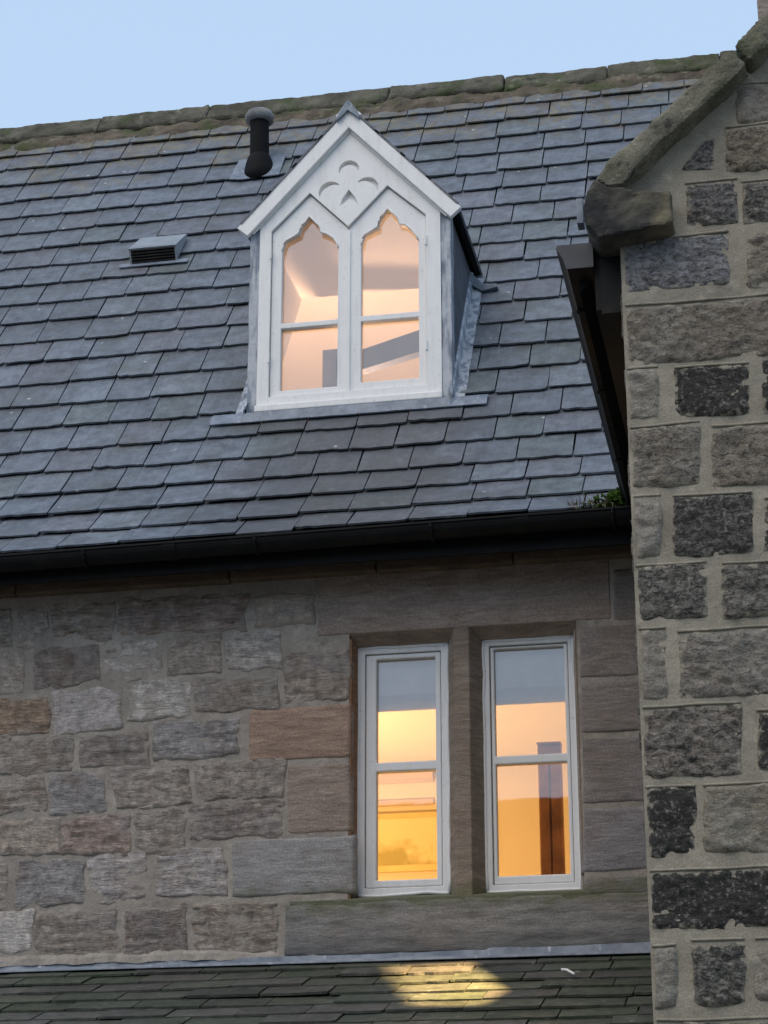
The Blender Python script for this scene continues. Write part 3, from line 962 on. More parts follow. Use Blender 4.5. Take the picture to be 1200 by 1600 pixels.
# hinges
for (hx, hz) in ((zig[4][0], 6.75), (zig[4][0], 7.42), (zig[0][0], 6.75), (zig[0][0], 7.42)):
    MB().tube([(hx, DYF - .004, hz - .03), (hx, DYF - .004, hz + .03)], .007, 8).build('hinge', M_WHITE, dorm)
# bottom rail step
MB().box(fx0 - .005, fx1 + .005, DYF - .028, DYF - .002, DZ0 - .012, DZ0 + .03).build('bottom_rail', M_WHITE, dorm, bevel=.006)
# barge boards and dormer roof
def slope_box(m, side, s0, s1, n0, n1, y0, y1):
    """side -1/+1; s along the slope from the ridge down, n off the slope"""
    ax, az = XC, 8.29
    a = math.atan2(8.29 - 7.585, .645)
    dx, dz = side * math.cos(a), -math.sin(a)
    nx, nz = side * math.sin(a), math.cos(a)
    P = []
    for y in (y0, y1):
        for (s, n) in ((s0, n0), (s1, n0), (s1, n1), (s0, n1)):
            z_ = az + dz * s + nz * n
            P.append((ax + dx * s + nx * n, roof_y(z_) + .03 if y is None else y, z_))
    m.add(P, [(0, 1, 2, 3), (7, 6, 5, 4), (0, 4, 5, 1), (1, 5, 6, 2), (2, 6, 7, 3), (3, 7, 4, 0)])
for sd2 in (-1, 1):
    m = MB(); slope_box(m, sd2, -.055 if sd2 > 0 else -.05, .965, -.060, .026, DYF - .038 - (.002 if sd2 > 0 else 0), DYF - .003)
    m.build('barge_board', M_WHITE, dorm, bevel=.004)
    m = MB(); slope_box(m, sd2, .045, .93, -.070, -.0605, DYF - .014, DYF - .003)
    m.build('barge_moulding', M_WHITE, dorm, bevel=.003)
    # roof boards run back into the main slope
    m = MB()
    slope_box(m, sd2, .0, .918, .0, .02, DYF - .003, None)
    m.build('dormer_roof', M_DECK, dorm)
    for c_ in range(4):
        s1 = .932 - c_ * .23
        m = MB(); slope_box(m, sd2, max(0, s1 - .27), s1, .022 + c_ * .0015, .034 + c_ * .0015, DYF - .044, None)
        o = m.build('slate', M_SLATE, dorm); o.color = (.11, .12, .14, 1)
# lead cap at the apex
m = MB()
ax, az = XC, 8.29
prof = [(-.085, -.075), (-.078, -.02), (-.02, .062), (0, .085), (.02, .062), (.078, -.02), (.085, -.075), (.035, -.03), (0, .0), (-.035, -.03)]
rough_prism('lead_cap', [(p[0] * .82, p[1] * .82 + .014) for p in prof], DYF - .065, 2.6, lambda p, t: (ax + p[0], t, az + p[1]), M_LEAD, dorm, 24, .007, sc=12)
# lead-wrapped corner posts and cheeks
for sd2, xa, xb in ((-1, DX0 - .018, fx0 - .002), (1, fx1 + .002, DX1 + .018)):
    rough_prism('corner_post', [(xa, DYF + .008), (xb, DYF + .008), (xb, DYF + .11), (xa, DYF + .11)], DZ0 - .02, 7.60, lambda p, t: (p[0], p[1], t), M_LEADP, dorm, 26, .004)
for xq, sgn in ((DX0, -1), (DX1, 1)):
    yb = roof_y(7.60)
    poly = [(DYF + .1, DZ0 - .1), (DYF + .1, 7.60), (yb + .06, 7.60), (roof_y(DZ0) + .02, DZ0 - .1)]
    MB().prism(poly, xq - .012, xq + .012, lambda p, t: (t, p[0], p[1])).build('cheek', m_plain('cheek_lead', (.085, .095, .115), .6, .3, .3, 8, .3) if sgn < 0 else bpy.data.materials['cheek_lead'], dorm)
    # soaker strip along the foot of the cheek
    zs = [6.38 + (7.56 - 6.38) * i / 16 for i in range(17)]
    vs, fs = [], []
    for z in zs:
        y = roof_y(z)
        n = Vector((0, -.815, .579))
        wv = .008 * noise.noise(Vector((z * 6, xq, 0)))
        for (dx, hn) in ((0.0, .075), (.014, .07), (.020, .026), (.075 + wv, .022), (.075 + wv, .012)):
            vs.append(Vector((xq + sgn * (.012 + dx), y, z)) + n * hn)
    for i in range(16):
        for k in range(4):
            a = i * 5 + k
            fs.append((a, a + 1, a + 6, a + 5))
    make('soaker', vs, fs, M_LEADP, dorm)
# turned-up lead tag at the foot of the right eaves
ty = roof_y(7.50)
rough_prism('lead_tag', [(DX1 + .0, 7.50), (DX1 + .09, 7.43), (DX1 + .19, 7.445), (DX1 + .18, 7.47), (DX1 + .10, 7.475), (DX1 + .02, 7.56)], ty - .09, ty - .045, lambda p, t: (p[0], t, p[1]), M_LEAD, dorm, 3, .004)
# apron flashing under the dormer
n54 = Vector((0, -.79, .61)); d54 = Vector((0, .61, .79))
vs, fs = [], []
N_ = 46
for i in range(N_ + 1):
    x = DX0 - .22 + (DX1 - DX0 + .44) * i / N_
    inn = DX0 - .03 < x < DX1 + .03
    zt = DZ0 - .012
    y0, z0 = roof_y(zt - .09), zt - .09
    wv = .006 * noise.noise(Vector((x * 7, 2, 0)))
    A = Vector((x, roof_y(DZ0 - .10 + wv), DZ0 - .10 + wv)) + n54 * .024
    B = Vector((x, roof_y(DZ0 - .10 + wv), DZ0 - .10 + wv)) + n54 * .032
    if inn:
        D = Vector((x, DYF - .030, DZ0 - .015)); E_ = Vector((x, DYF + .05, DZ0 - .008))
    else:
        D = Vector((x, roof_y(DZ0 - .03), DZ0 - .03)) + n54 * .034; E_ = Vector((x, roof_y(DZ0), DZ0)) + n54 * .02
    vs += [A, B, D, E_]
for i in range(N_):
    for k in range(3):
        a = i * 4 + k
        fs.append((a, a + 4, a + 5, a + 1))
make('apron_flashing', vs, fs, M_LEAD, dorm, None, False)

# ---- vent pipe through the slates
vp = Vector((-3.452, roof_y(9.16), 9.16))
lean = Vector((-.02, 0, 1)).normalized()
pipe = MB().tube([vp + lean * t for t in (-.15, .0, .22, .42)], .07, 20, rads=[.072, .070, .068, .067]).build('vent_pipe', M_PIPE, house, smooth=False)
c0 = vp + lean * .39
MB().tube([c0, c0 + lean * .012, c0 + lean * .05, c0 + lean * .075, c0 + lean * .085], .1, 22, rads=[.072, .100, .104, .09, .05]).build('pipe_cap', M_CAP, pipe, smooth=True)
MB().tube([vp + lean * -.12, vp + lean * -.02, vp + lean * .06, vp + lean * .10, vp + lean * .115], .12, 22, rads=[.125, .112, .095, .082, .072]).build('pipe_collar', M_PIPE, pipe, smooth=True)
fl = []
for (dx, s) in ((-.19, -.15), (-.10, -.17), (.17, -.15), (.17, .16), (-.17, .16)):
    fl.append(vp + X * dx + Vector((0, .579, .815)) * s + Vector((0, -.815, .579)) * .028)
MB().add(fl + [p - Vector((0, -.815, .579)) * .008 for p in fl], [(0, 1, 2, 3, 4), (9, 8, 7, 6, 5)] + [(i, (i + 1) % 5, 5 + (i + 1) % 5, 5 + i) for i in range(5)]).build('pipe_flashing', M_LEAD, pipe)
# ---- box vent
bx = Vector((-3.945, roof_y(8.125), 8.125))
dn = Vector((0, .579, .815)); nn = Vector((0, -.815, .579))
def bp(x, s, n): return bx + X * x + dn * s + nn * n
hw = .162
m = MB()
top = [(-hw, -.03, .110), (hw, -.03, .110), (hw, .28, .03), (-hw, .28, .03)]
tv = [bp(*p) for p in top] + [bp(p[0], p[1], p[2] + .012) for p in top]
BOXF = [(0, 1, 2, 3), (7, 6, 5, 4), (0, 4, 5, 1), (1, 5, 6, 2), (2, 6, 7, 3), (3, 7, 4, 0)]
m.add(tv, BOXF)
for s_ in (-1, 1):
    q_ = [(s_ * hw, -.028, .110), (s_ * hw, -.07, .03), (s_ * hw, .28, .02), (s_ * hw, .28, .03)]
    m.add([bp(*p) for p in q_] + [bp(p[0] - s_ * .012, p[1], p[2]) for p in q_], BOXF)
rv = m.build('roof_vent', M_METAL, house)
for i in range(5):
    f0 = i / 5 + .04
    sa, na = -.07 + .042 * f0, .03 + .086 * f0
    q_ = [(-hw + .014, sa - .004, na), (hw - .014, sa - .004, na), (hw - .014, sa + .02, na + .012), (-hw + .014, sa + .02, na + .012)]
    MB().add([bp(*p) for p in q_] + [bp(p[0], p[1], p[2] + .004) for p in q_], BOXF).build('louvre', M_IRON, rv)
make('vent_back', [bp(-hw + .013, -.05, .025), bp(hw - .013, -.05, .025), bp(hw - .013, .0, .115), bp(-hw + .013, .0, .115)], [(0, 1, 2, 3)], M_IRON, rv)
a = [bp(-.235, -.105, .03), bp(.235, -.105, .03), bp(.235, -.06, .03), bp(-.235, -.06, .03)]
MB().add(a + [p - nn * .006 for p in a], [(0, 1, 2, 3), (7, 6, 5, 4), (0, 4, 5, 1), (1, 5, 6, 2), (2, 6, 7, 3), (3, 7, 4, 0)]).build('vent_flashing', M_LEAD, rv)

# ================================================================== ROOMS BEHIND THE LIT WINDOWS
RYB, RZC, RZF = 3.35, 4.97, 2.60
m = MB()
m.add([(-4.6, .40, RZF), (-.55, .40, RZF), (-.55, RYB, RZF), (-4.6, RYB, RZF), (-4.6, .40, RZC), (-.55, .40, RZC), (-.55, RYB, RZC), (-4.6, RYB, RZC)],
      [(0, 1, 2, 3), (2, 6, 7, 3), (3, 7, 4, 0), (1, 5, 6, 2)])
# inside of the front wall, with splays round the openings
for (a, b) in ((-4.6, -2.25), (-1.00, -.55)):
    m.add([(a, .40, RZF), (b, .40, RZF), (b, .40, RZC), (a, .40, RZC)], [(0, 1, 2, 3)])
m.add([(-2.25, .40, RZF), (-1.0, .40, RZF), (-1.0, .40, 3.45), (-2.25, .40, 3.45)], [(0, 1, 2, 3)])
m.add([(-2.25, .40, 4.86), (-1.0, .40, 4.86), (-1.0, .40, RZC), (-2.25, .40, RZC)], [(0, 1, 2, 3)])
m.build('room_wall', M_PLASTER, house)
make('room_ceiling', [(-4.6, .19, RZC), (-.55, .19, RZC), (-.55, RYB, RZC), (-4.6, RYB, RZC)], [(0, 3, 2, 1)], M_CEIL, house)
m = MB()
m.prism([(RYB, RZC), (RYB - .10, RZC), (RYB - .10, RZC - .02), (RYB - .06, RZC - .05), (RYB - .045, RZC - .10), (RYB - .02, RZC - .12), (RYB, RZC - .12)], -4.6, -2.35, lambda p, t: (t, p[0], p[1]))
m.box(-4.6, -2.35, RYB - .022, RYB - .001, RZC - .27, RZC - .235)
m.build('cornice_moulding', m_plain('cornice_paint', (.60, .50, .40), .6, .3, .05), house)
# attic
def a_strip(m, x0, x1, prof):
    for (ya, za_), (yb, zb_) in zip(prof, prof[1:]):
        m.add([(x0, ya, za_), (x1, ya, za_), (x1, yb, zb_), (x0, yb, zb_)], [(3, 2, 1, 0)])
AZC = 8.05
def in_y(z): return roof_y(z) + .16
m = MB()
AX0, AX1 = -3.9, -.9
a_strip(m, AX0, DX0 + .03, [(in_y(5.9), 5.9), (in_y(6.5), 6.5), (in_y(7.0), 7.0), (in_y(7.3), 7.3), (in_y(7.6), 7.6), (in_y(7.67), 7.67), (in_y(AZC), AZC)])
a_strip(m, DX1 - .03, AX1, [(in_y(5.9), 5.9), (in_y(6.5), 6.5), (in_y(7.0), 7.0), (in_y(7.3), 7.3), (in_y(7.6), 7.6), (in_y(7.67), 7.67), (in_y(AZC), AZC)])
a_strip(m, DX0 + .03, DX1 - .03, [(in_y(5.9), 5.9), (in_y(6.38), 6.38)])
a_strip(m, DX0 + .03, DX1 - .03, [(in_y(7.67), 7.67), (in_y(AZC), AZC)])
m.add([(AX0, in_y(AZC), AZC), (AX1, in_y(AZC), AZC), (AX1, 4.3, AZC), (AX0, 4.3, AZC)], [(0, 1, 2, 3)])
m.add([(AX0, 4.3, AZC), (AX1, 4.3, AZC), (AX1, 4.3, 5.5), (AX0, 4.3, 5.5)], [(0, 1, 2, 3)])
for x in (AX0, AX1):
    m.add([(x, in_y(5.9), 5.9), (x, in_y(7.6), 7.6), (x, in_y(AZC), AZC), (x, 4.3, AZC), (x, 4.3, 5.5), (x, in_y(5.9), 5.5)], [(0, 1, 2, 3, 4, 5)])
m.add([(AX0, .4, 5.5), (AX1, .4, 5.5), (AX1, 4.3, 5.5), (AX0, 4.3, 5.5)], [(0, 1, 2, 3)])
# dormer lining
m.add([(DX0 + .03, DYF + .1, 6.40), (DX0 + .03, DYF + .1, 7.675), (DX0 + .03, in_y(7.675) + .01, 7.675), (DX0 + .03, in_y(7.0) + .01, 7.0), (DX0 + .03, in_y(6.40) + .01, 6.40)], [(0, 1, 2, 3, 4)])
m.add([(DX1 - .03, DYF + .1, 6.40), (DX1 - .03, DYF + .1, 7.675), (DX1 - .03, in_y(7.675) + .01, 7.675), (DX1 - .03, in_y(7.0) + .01, 7.0), (DX1 - .03, in_y(6.40) + .01, 6.40)], [(0, 1, 2, 3, 4)])
m.add([(DX0 + .03, DYF + .1, 7.67), (DX1 - .03, DYF + .1, 7.67), (DX1 - .03, in_y(7.67), 7.67), (DX0 + .03, in_y(7.67), 7.67)], [(0, 1, 2, 3)])
m.add([(DX0 + .03, DYF + .1, 6.40), (DX1 - .03, DYF + .1, 6.40), (DX1 - .03, in_y(6.40), 6.40), (DX0 + .03, in_y(6.40), 6.40)], [(0, 1, 2, 3)])
m.build('attic_lining', M_PLASTER, house)

# collar beam and post in the attic
beam = empty('attic_beam', (-1.9, 2.6, 5.5), 'grey painted timber post and sloping brace inside the dormer', 'beam')
def attic(px, py, y): return on_y(px, py, y)
ym = 1.9
A, B = attic(525, 560, ym), attic(700, 500, ym)
A2, B2 = attic(525, 590, ym), attic(700, 535, ym)
m = MB(); P = [A, B, B2, A2]; m.add(P + [p + Y * .08 for p in P], [(0, 1, 2, 3), (7, 6, 5, 4), (0, 4, 5, 1), (1, 5, 6, 2), (2, 6, 7, 3), (3, 7, 4, 0)])
m.build('brace', M_GREYP, beam)
a, b = attic(504, 560, ym), attic(530, 560, ym)
MB().box(a.x, b.x, ym, ym + .1, 5.5, attic(517, 546, ym).z).build('post', M_GREYP, beam)

# blinds, one behind each lower window
def blind(x0, x1, px, top, fold, bottom, lab):
    e = empty('roller_blind', ((x0 + x1) / 2, .22, 4.5), lab, 'blind', 'blinds half way up the lower windows')
    y = .172
    zt, zf, zb = on_y(px, top, y).z + .06, on_y(px, fold, y).z, on_y(px, bottom, y).z
    MB().box(x0, x1, y, y + .006, zf, zt).build('fabric', M_FABRIC, e)
    MB().box(x0, x1, y - .008, y + .012, zb, zf - .002).build('hem', M_FABRIC2, e, bevel=.004)
    MB().tube([(x0, y + .02, zt), (x1, y + .02, zt)], .02, 10).build('roller', M_FABRIC, e)
blind(-2.20, -1.72, 636, 1020, 1086, 1110, 'pale blind with darker hem in the window left of the stone mullion')
blind(-1.52, -1.00, 830, 1005, 1074, 1099, 'pale blind with darker hem in the window right of the stone mullion')

# wardrobe, panel painted with a tree reflection, lamps
yw = 1.5
wd0, wd1 = on_y(843, 1300, yw).x, on_y(880, 1300, yw).x
zt = on_y(865, 1163, yw).z
wr = empty('cupboard', ((wd0 + wd1) / 2, yw + .25, RZF), 'tall shallow dark brown cupboard seen through the window right of the mullion', 'cupboard')
MB().box(wd0, wd1, yw, yw + .06, RZF, zt).build('carcass', M_BROWN, wr, bevel=.005)
dw = (wd1 - wd0)
for i in range(2):
    MB().box(wd0 + .006 + i * dw / 2, wd0 + (i + 1) * dw / 2 - .004, yw - .018, yw, RZF + .08, zt - .05).build('door', M_BROWN, wr, bevel=.004)
MB().box(wd0 - .003, wd1 + .003, yw - .02, yw + .06, zt + .001, zt + .012).build('top_moulding', M_BROWN, wr, bevel=.004)
def m_tree_reflection():  # tree reflection of the glass painted as colour on a wall panel
    t = NT('tree_reflection_paint', .6, .2)
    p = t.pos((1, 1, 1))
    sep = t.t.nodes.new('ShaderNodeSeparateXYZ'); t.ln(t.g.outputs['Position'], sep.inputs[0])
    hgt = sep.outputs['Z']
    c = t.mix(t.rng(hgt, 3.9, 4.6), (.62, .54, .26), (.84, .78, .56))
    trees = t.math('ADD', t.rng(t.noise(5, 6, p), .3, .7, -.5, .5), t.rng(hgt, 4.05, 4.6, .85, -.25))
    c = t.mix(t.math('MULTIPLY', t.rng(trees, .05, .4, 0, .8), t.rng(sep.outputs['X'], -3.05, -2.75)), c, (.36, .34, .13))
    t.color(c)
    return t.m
refl = empty('reflection_panel', (-2.75, RYB - .02, 3.9), 'pale panel on the room wall painted with the trees reflected in the casement window', 'painted panel')
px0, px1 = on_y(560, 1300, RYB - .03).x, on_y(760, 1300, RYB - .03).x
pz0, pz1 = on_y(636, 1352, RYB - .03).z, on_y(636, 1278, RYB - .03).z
MB().box(px0, px1, RYB - .03, RYB - .002, pz0, pz1).build('painted_reflection', m_tree_reflection(), refl)
MB().ring([(px0 - .03, pz0 - .04), (px1 + .03, pz0 - .04), (px1 + .03, pz1 + .03), (px0 - .03, pz1 + .03)], [[(px0, pz0), (px1, pz0), (px1, pz1), (px0, pz1)]], RYB - .045, RYB - .003).build('panel_frame', m_plain('gilt_frame', (.75, .62, .34), .4, .5, .05), refl)

def m_glow(name, col, s):
    m_ = bpy.data.materials.new(name); m_.use_nodes = True
    b_ = m_.node_tree.nodes['Principled BSDF']
    b_.inputs['Base Color'].default_value = (*col, 1)
    b_.inputs['Emission Color'].default_value = (*col, 1); b_.inputs['Emission Strength'].default_value = s
    return m_
M_GLOW = m_glow('lamp_glass', (1.0, .66, .30), 6)
def floor_lamp(x, y, z0, zb, watts, col, lab):
    e = empty('floor_lamp', (x, y, z0), lab, 'lamp')
    MB().tube([(x, y, z0), (x, y, z0 + .02), (x, y, z0 + .03)], .13, 20, rads=[.13, .13, .03]).build('base', M_IRON, e)
    MB().tube([(x, y, z0 + .03), (x, y, zb - .06)], .012, 8).build('stem', M_IRON, e)
    MB().tube([(x, y, zb - .10), (x, y, zb - .02)], .1, 20, caps=False, rads=[.07, .11]).build('shade', M_FABRIC, e)
    bm = bmesh.new(); bmesh.ops.create_uvsphere(bm, u_segments=16, v_segments=10, radius=.035)
    me = bpy.data.meshes.new('bulb'); bm.to_mesh(me); bm.free(); me.materials.append(M_GLOW)
    put(bpy.data.objects.new('bulb', me), e, (x, y, zb - .03))
    l = bpy.data.lights.new('bulb_light', 'POINT'); l.energy = watts; l.color = col; l.shadow_soft_size = .05
    put(bpy.data.objects.new('bulb_light', l), e, (x, y, zb + .03))
floor_lamp(-3.0, 1.9, RZF, 3.80, 118, (1.0, .51, .15), 'warm floor lamp standing in the lower room')
floor_lamp(-2.75, 2.3, 5.5, 6.75, 74, (1.0, .58, .34), 'warm floor lamp standing in the attic room')

# ================================================================== THE LEAN-TO BELOW THE WINDOWS
LP = RAD(21)
lt = empty('lean_to', (-2.6, -.8, 0), 'low lean-to with mossy slate roof under the paired windows', 'lean-to')
LZ = 3.172
def lpt(x, s, n=0.0): return Vector((x, -s * math.cos(LP) - n * math.sin(LP), LZ - s * math.sin(LP) + n * math.cos(LP)))
LX0, LX1 = -4.9, -.53
LLEN = 2.2
m = MB()
P = [lpt(LX0, 0, -.03), lpt(LX1, 0, -.03), lpt(LX1, LLEN, -.03), lpt(LX0, LLEN, -.03)]
m.add(P + [p - Z * .06 for p in P], [(0, 1, 2, 3), (7, 6, 5, 4), (0, 4, 5, 1), (1, 5, 6, 2), (2, 6, 7, 3), (3, 7, 4, 0)])
m.build('roof_deck', M_DECK, lt)
e = lpt(0, LLEN)
MB().box(LX0 + .05, LX1 - .01, e.y + .12, e.y + .5, 0, e.z - .02).build('front_wall', M_MORA, lt)
MB().box(LX0 + .05, LX0 + .4, e.y + .5, -.01, 0, e.z - .02).build('side_wall', M_MORA, lt)
lr = random.Random(31)
gauge = .175
nrow = int(LLEN / gauge)
lmass = []
for k in range(nrow):
    s = (k + 1) * gauge + .0
    ph = (k % 2) * .16 + lr.uniform(0, .08)
    for (x, wd) in fill_course(LX0, LX1, ph, lr, .33):
        p = lpt(x, s + lr.gauss(0, .006), .0075 + abs(lr.gauss(0, .004)))
        rot = (LP - math.atan2(.013, .2), lr.gauss(0, .006), lr.gauss(0, .007))
        q = lr.gauss(1, .16)
        tint = tuple(max(.03, c_ * q) for c_ in lr.choice([(.058, .066, .048), (.048, .060, .040), (.075, .075, .066)]))
        rp = p - CAM
        v_ = 800 - rp.dot(UPV) / rp.dot(FWD) * FPX; u_ = rp.dot(RGT) / rp.dot(FWD) * FPX + 600
        if v_ < 1640 and -60 < u_ < 1080:
            o = bpy.data.objects.new('slate', lr.choice(SLATES_M))
            put(o, lt, p); o.rotation_euler = rot
            o.scale = ((wd - .006) / SW, .72, 1.1); o.color = (*tint, 1)
        else:
            lmass.append((p, rot, wd, tint))
if lmass: slate_mass('slate_courses', lmass, lt, M_SLATEA, SLATES)
# lead flashing along the wall
vs, fs = [], []
N_ = 140
for i in range(N_ + 1):
    x = LX0 + (LX1 - LX0) * i / N_
    wv = .010 * noise.noise(Vector((x * 2.1, 0, 0))) + .004 * noise.noise(Vector((x * 9, 4, 0)))
    step = .012 if (int(math.floor((x + 9) / 1.5)) % 2) else 0.0
    vs += [Vector((x, -.010, LZ + .042 + wv + step)), Vector((x, -.022, LZ + .038 + wv + step)), Vector((x, -.026, LZ + .020)), lpt(x, .085 + wv * .5, .034), lpt(x, .087 + wv * .5, .026)]
for i in range(N_):
    for k in range(4):
        a = i * 5 + k
        fs.append((a, a + 1, a + 6, a + 5))
make('lead_flashing', vs, fs, M_LEAD, lt, None, True)
rough_prism('mortar_fillet', [(-.002, LZ + .03), (-.030, LZ + .034), (-.024, LZ + .065), (-.008, LZ + .085), (.01, LZ + .085), (.01, LZ + .03)], LX0, -2.2, lambda p, t: (t, p[0] + .03 * max(0, (t + 2.95) / .75), p[1] - .02 * max(0, (t + 2.95) / .75)), M_MORA, lt, 130, .009)
tw = MB().tube([lpt(-1.115, .42, .035), lpt(-1.09, .45, .04), lpt(-1.05, .50, .03)], .006, 6).build('pale_stick', M_WHITE, None)
tag(tw, 'short pale stick lying on the lean-to slates', 'stick')

# ================================================================== THE GABLED WING
YG = -3.0
XW = -.523
wing = empty('gabled_wing', (1.9, -1.5, 0), 'projecting gabled wing of soot-dark squared stone with wide pale joints', 'building')
APX = 1.9
def gz(x): return 5.55 + ((x if x < APX else 2 * APX - x) - XW) * .97
XWR = 2 * APX - XW
OG = Vector((0, YG, 0))
vs, fs = mortar_grid('gable_wall', XW, XWR, 0, 7.9, .03, lambda u, v: v < gz(u) + .02, M_MORB, wing, OG, X, Z, -Y, .003)
mb = MB(); mb.v, mb.f = vs, fs
mb.add([(XW, YG + .0, 0), (XW, .0, 0), (XW, .0, 5.40), (XW, YG + .0, 5.40)], [(0, 1, 2, 3)])
mb.add([(XWR, YG + .0, 0), (XWR, .0, 0), (XWR, .0, 5.40), (XWR, YG + .0, 5.40)], [(0, 1, 2, 3)])
gw = make('gable_wall', mb.v, mb.f, M_MORB, wing)
bm = bmesh.new(); bm.from_mesh(gw.data); bmesh.ops.recalc_face_normals(bm, faces=bm.faces); bm.to_mesh(gw.data); bm.free()
gsl = lambda py: (2049 - py) / 20000 + .004
T1, T2, T3 = (.27, .255, .225), (.245, .215, .17), (.30, .285, .25)
GST = [
 (1150, 130, 1290, 186, T1, .25), (1134, 196, 1290, 262, (.23, .20, .155), .48),
 (1070, 288, 1152, 350, (.22, .23, .25), .62), (1158, 284, 1290, 343, (.22, .22, .20), .62),
 (971, 374, 1138, 449, (.25, .28, .33), .50), (1166, 362, 1300, 444, T2, .36),
 (973, 470, 1310, 558, (.235, .215, .18), .40),
 (976, 580, 1028, 654, T3, .12), (1054, 575, 1170, 650, (.15, .14, .14), .86), (1190, 562, 1310, 640, (.14, .14, .14), .84),
 (981, 669, 1093, 758, (.245, .225, .19), .46), (1112, 664, 1310, 752, (.25, .225, .185), .42),
 (983, 780, 1032, 871, T3, .15), (1051, 776, 1175, 865, (.17, .17, .18), .72), (1194, 778, 1310, 858, (.14, .14, .15), .86),
 (986, 887, 1103, 967, (.25, .25, .23), .64), (1128, 880, 1310, 962, (.22, .225, .205), .60),
 (990, 986, 1040, 1091, T3, .15), (1058, 984, 1310, 1085, (.27, .26, .235), .40),
 (997, 1107, 1157, 1213, (.25, .225, .20), .56), (1182, 1112, 1310, 1200, (.13, .13, .13), .86),
 (1001, 1233, 1086, 1338, (.12, .125, .12), .90), (1098, 1226, 1310, 1330, (.28, .265, .21), .28),
 (1008, 1360, 1310, 1450, (.12, .13, .13), .92),
 (1013, 1482, 1056, 1574, (.28, .28, .25), .25), (1080, 1474, 1163, 1568, (.18, .20, .18), .68), (1179, 1470, 1310, 1560, T3, .25),
 (1022, 1596, 1310, 1690, (.20, .18, .16), .62),
]
gr = random.Random(4)
for k, (x0, y0, x1, y1, col, soot) in enumerate(GST):
    q = quad_px(x0 - 3, y0 - 5, x1 + 5, y1 + 5, YG, gsl)
    q = [(u + gr.uniform(-.004, .004), v + gr.uniform(-.004, .004)) for u, v in q]
    if x0 < 1025: q[0] = (XW + .003, q[0][1]); q[3] = (XW + .003, q[3][1])
    stone('stone', q, M_GAB, gw, (*col, soot), OG, X, Z, -Y, cell=.0095, bulge=gr.uniform(.006, .011), rough=.0105, wob=.0055, mode='rock', seed=k * 1.7 + 40)
tq = [(p.x, p.z) for p in (on_y(1102, 218, YG), on_y(1117, 213, YG), on_y(1120, 268, YG), on_y(1056, 269, YG))]
stone('stone', tq, M_GAB, gw, (.22, .23, .25, .66), OG, X, Z, -Y, cell=.008, bulge=.008, rough=.007, wob=.004, mode='rock', seed=3.3)
# raised ribbon edges of the pointing, above each course
for k, (x0, y0, x1, y1, col, soot) in enumerate(GST):
    if x0 > 1160 and k % 2: continue
    pts = []
    n = 16
    xe = min(x1, 1300)
    for i in range(n + 1):
        px = x0 + (xe - x0) * i / n
        py = y0 - 5 - (px - (x0 + x1) / 2) * gsl(y0)
        p = on_y(px, py, YG)
        pts.append(Vector((max(p.x, XW + .01), YG - .002 + .003 * noise.noise(p * 7), p.z + .006 * noise.noise(p * 5))))
    MB().tube(pts, .0055, 6).build('pointing_rib', M_MORB, gw, smooth=True)
# masonry of the wing outside the picture, joined
items = []
v = .1
while v < 7.2:
    h = gr.uniform(.22, .30)
    u = on_y(1324, 800, YG).x if v > 2.25 else XW + .02
    while u < XWR - .3:
        L = gr.uniform(.3, .6)
        if gz(u) > v + h + .25 and gz(u + L) > v + h + .25 and u + L < XWR: items.append([(u, v + h), (u + L, v + h), (u + L, v), (u, v)])
        u += L + .05
    v += h + .05
stone_mass('rubble_masonry', items, M_GAB, gw, (.23, .21, .18, .5), OG, X, Z, -Y, cell=.022, bulge=.007, rough=.010, wob=.005, mode='rock')
items = []
v = .1
while v < 5.0:
    h = gr.uniform(.22, .30); u = .03
    while u < 2.9:
        L = min(gr.uniform(.3, .6), 2.97 - u)
        if L > .12: items.append([(u, v + h), (u + L, v + h), (u + L, v), (u, v)])
        u += L + .05
    v += h + .05
stone_mass('rubble_masonry', items, M_GAB, gw, (.23, .21, .18, .5), Vector((XW, 0, 0)), -Y, Z, -X, cell=.03, bulge=.008, rough=.006, wob=.005, mode='rock')

# coping: front faces traced on the plane of the overhang, extruded back
YC = -3.105
def cope(pts, y0, y1, name, amp=.006, seed=0):
    # subdivide the outline, roughen and extrude in steps
    P = [on_y(a, b, YC) for a, b in pts]
    poly = []
    for i in range(len(P)):
        a, b = P[i], P[(i + 1) % len(P)]
        n = max(1, int((b - a).length / .035))
        for k in range(n): q = a.lerp(b, k / n); poly.append((q.x, q.z))
    return weather(rough_prism(name, poly, y0, y1, lambda p, t: (p[0], t, p[1]), M_COPE, wing, 8, amp, seed), .014, .02)
cope([(930, 276), (952, 248), (1008, 199), (1090, 122), (1120, 94), (1143, 75), (1168, 97), (1133, 132), (1087, 173), (1033, 221), (968, 288), (950, 290)], YC, -2.70, 'coping_stone', .007, 1)
up = on_y(1143, 74, YC); dn2 = on_y(1168, 96, YC)
L2 = 1.35
dv = Vector((1, 0, .90)).normalized()
pA = up + Vector((.004, 0, .016)); pB = dn2 + Vector((.006, 0, .004))
poly = []
for k in range(30): q = pA.lerp(pA + dv * 2.7, k / 29); poly.append((q.x, q.z))
for k in range(30): q = (pB + dv * 2.7).lerp(pB, k / 29); poly.append((q.x, q.z))
weather(rough_prism('coping_stone', poly, YC - .006, -2.69, lambda p, t: (p[0], t, p[1]), M_COPE, wing, 8, .008, 5), .018, .022)
q0, q1 = pA + dv * 2.7, pB + dv * 2.7
mir = [(2 * q0.x - p[0], p[1]) for p in poly]
rough_prism('coping_stone', mir, YC - .006, -2.69, lambda p, t: (p[0] + .02, t, p[1]), M_COPE, wing, 8, .008, 9)
t_ = NT('sooty_kneeler', .95, .15)
c_ = t_.mix(t_.rng(t_.noise(8, 5), .40, .62), (.035, .036, .036), (.10, .095, .075))
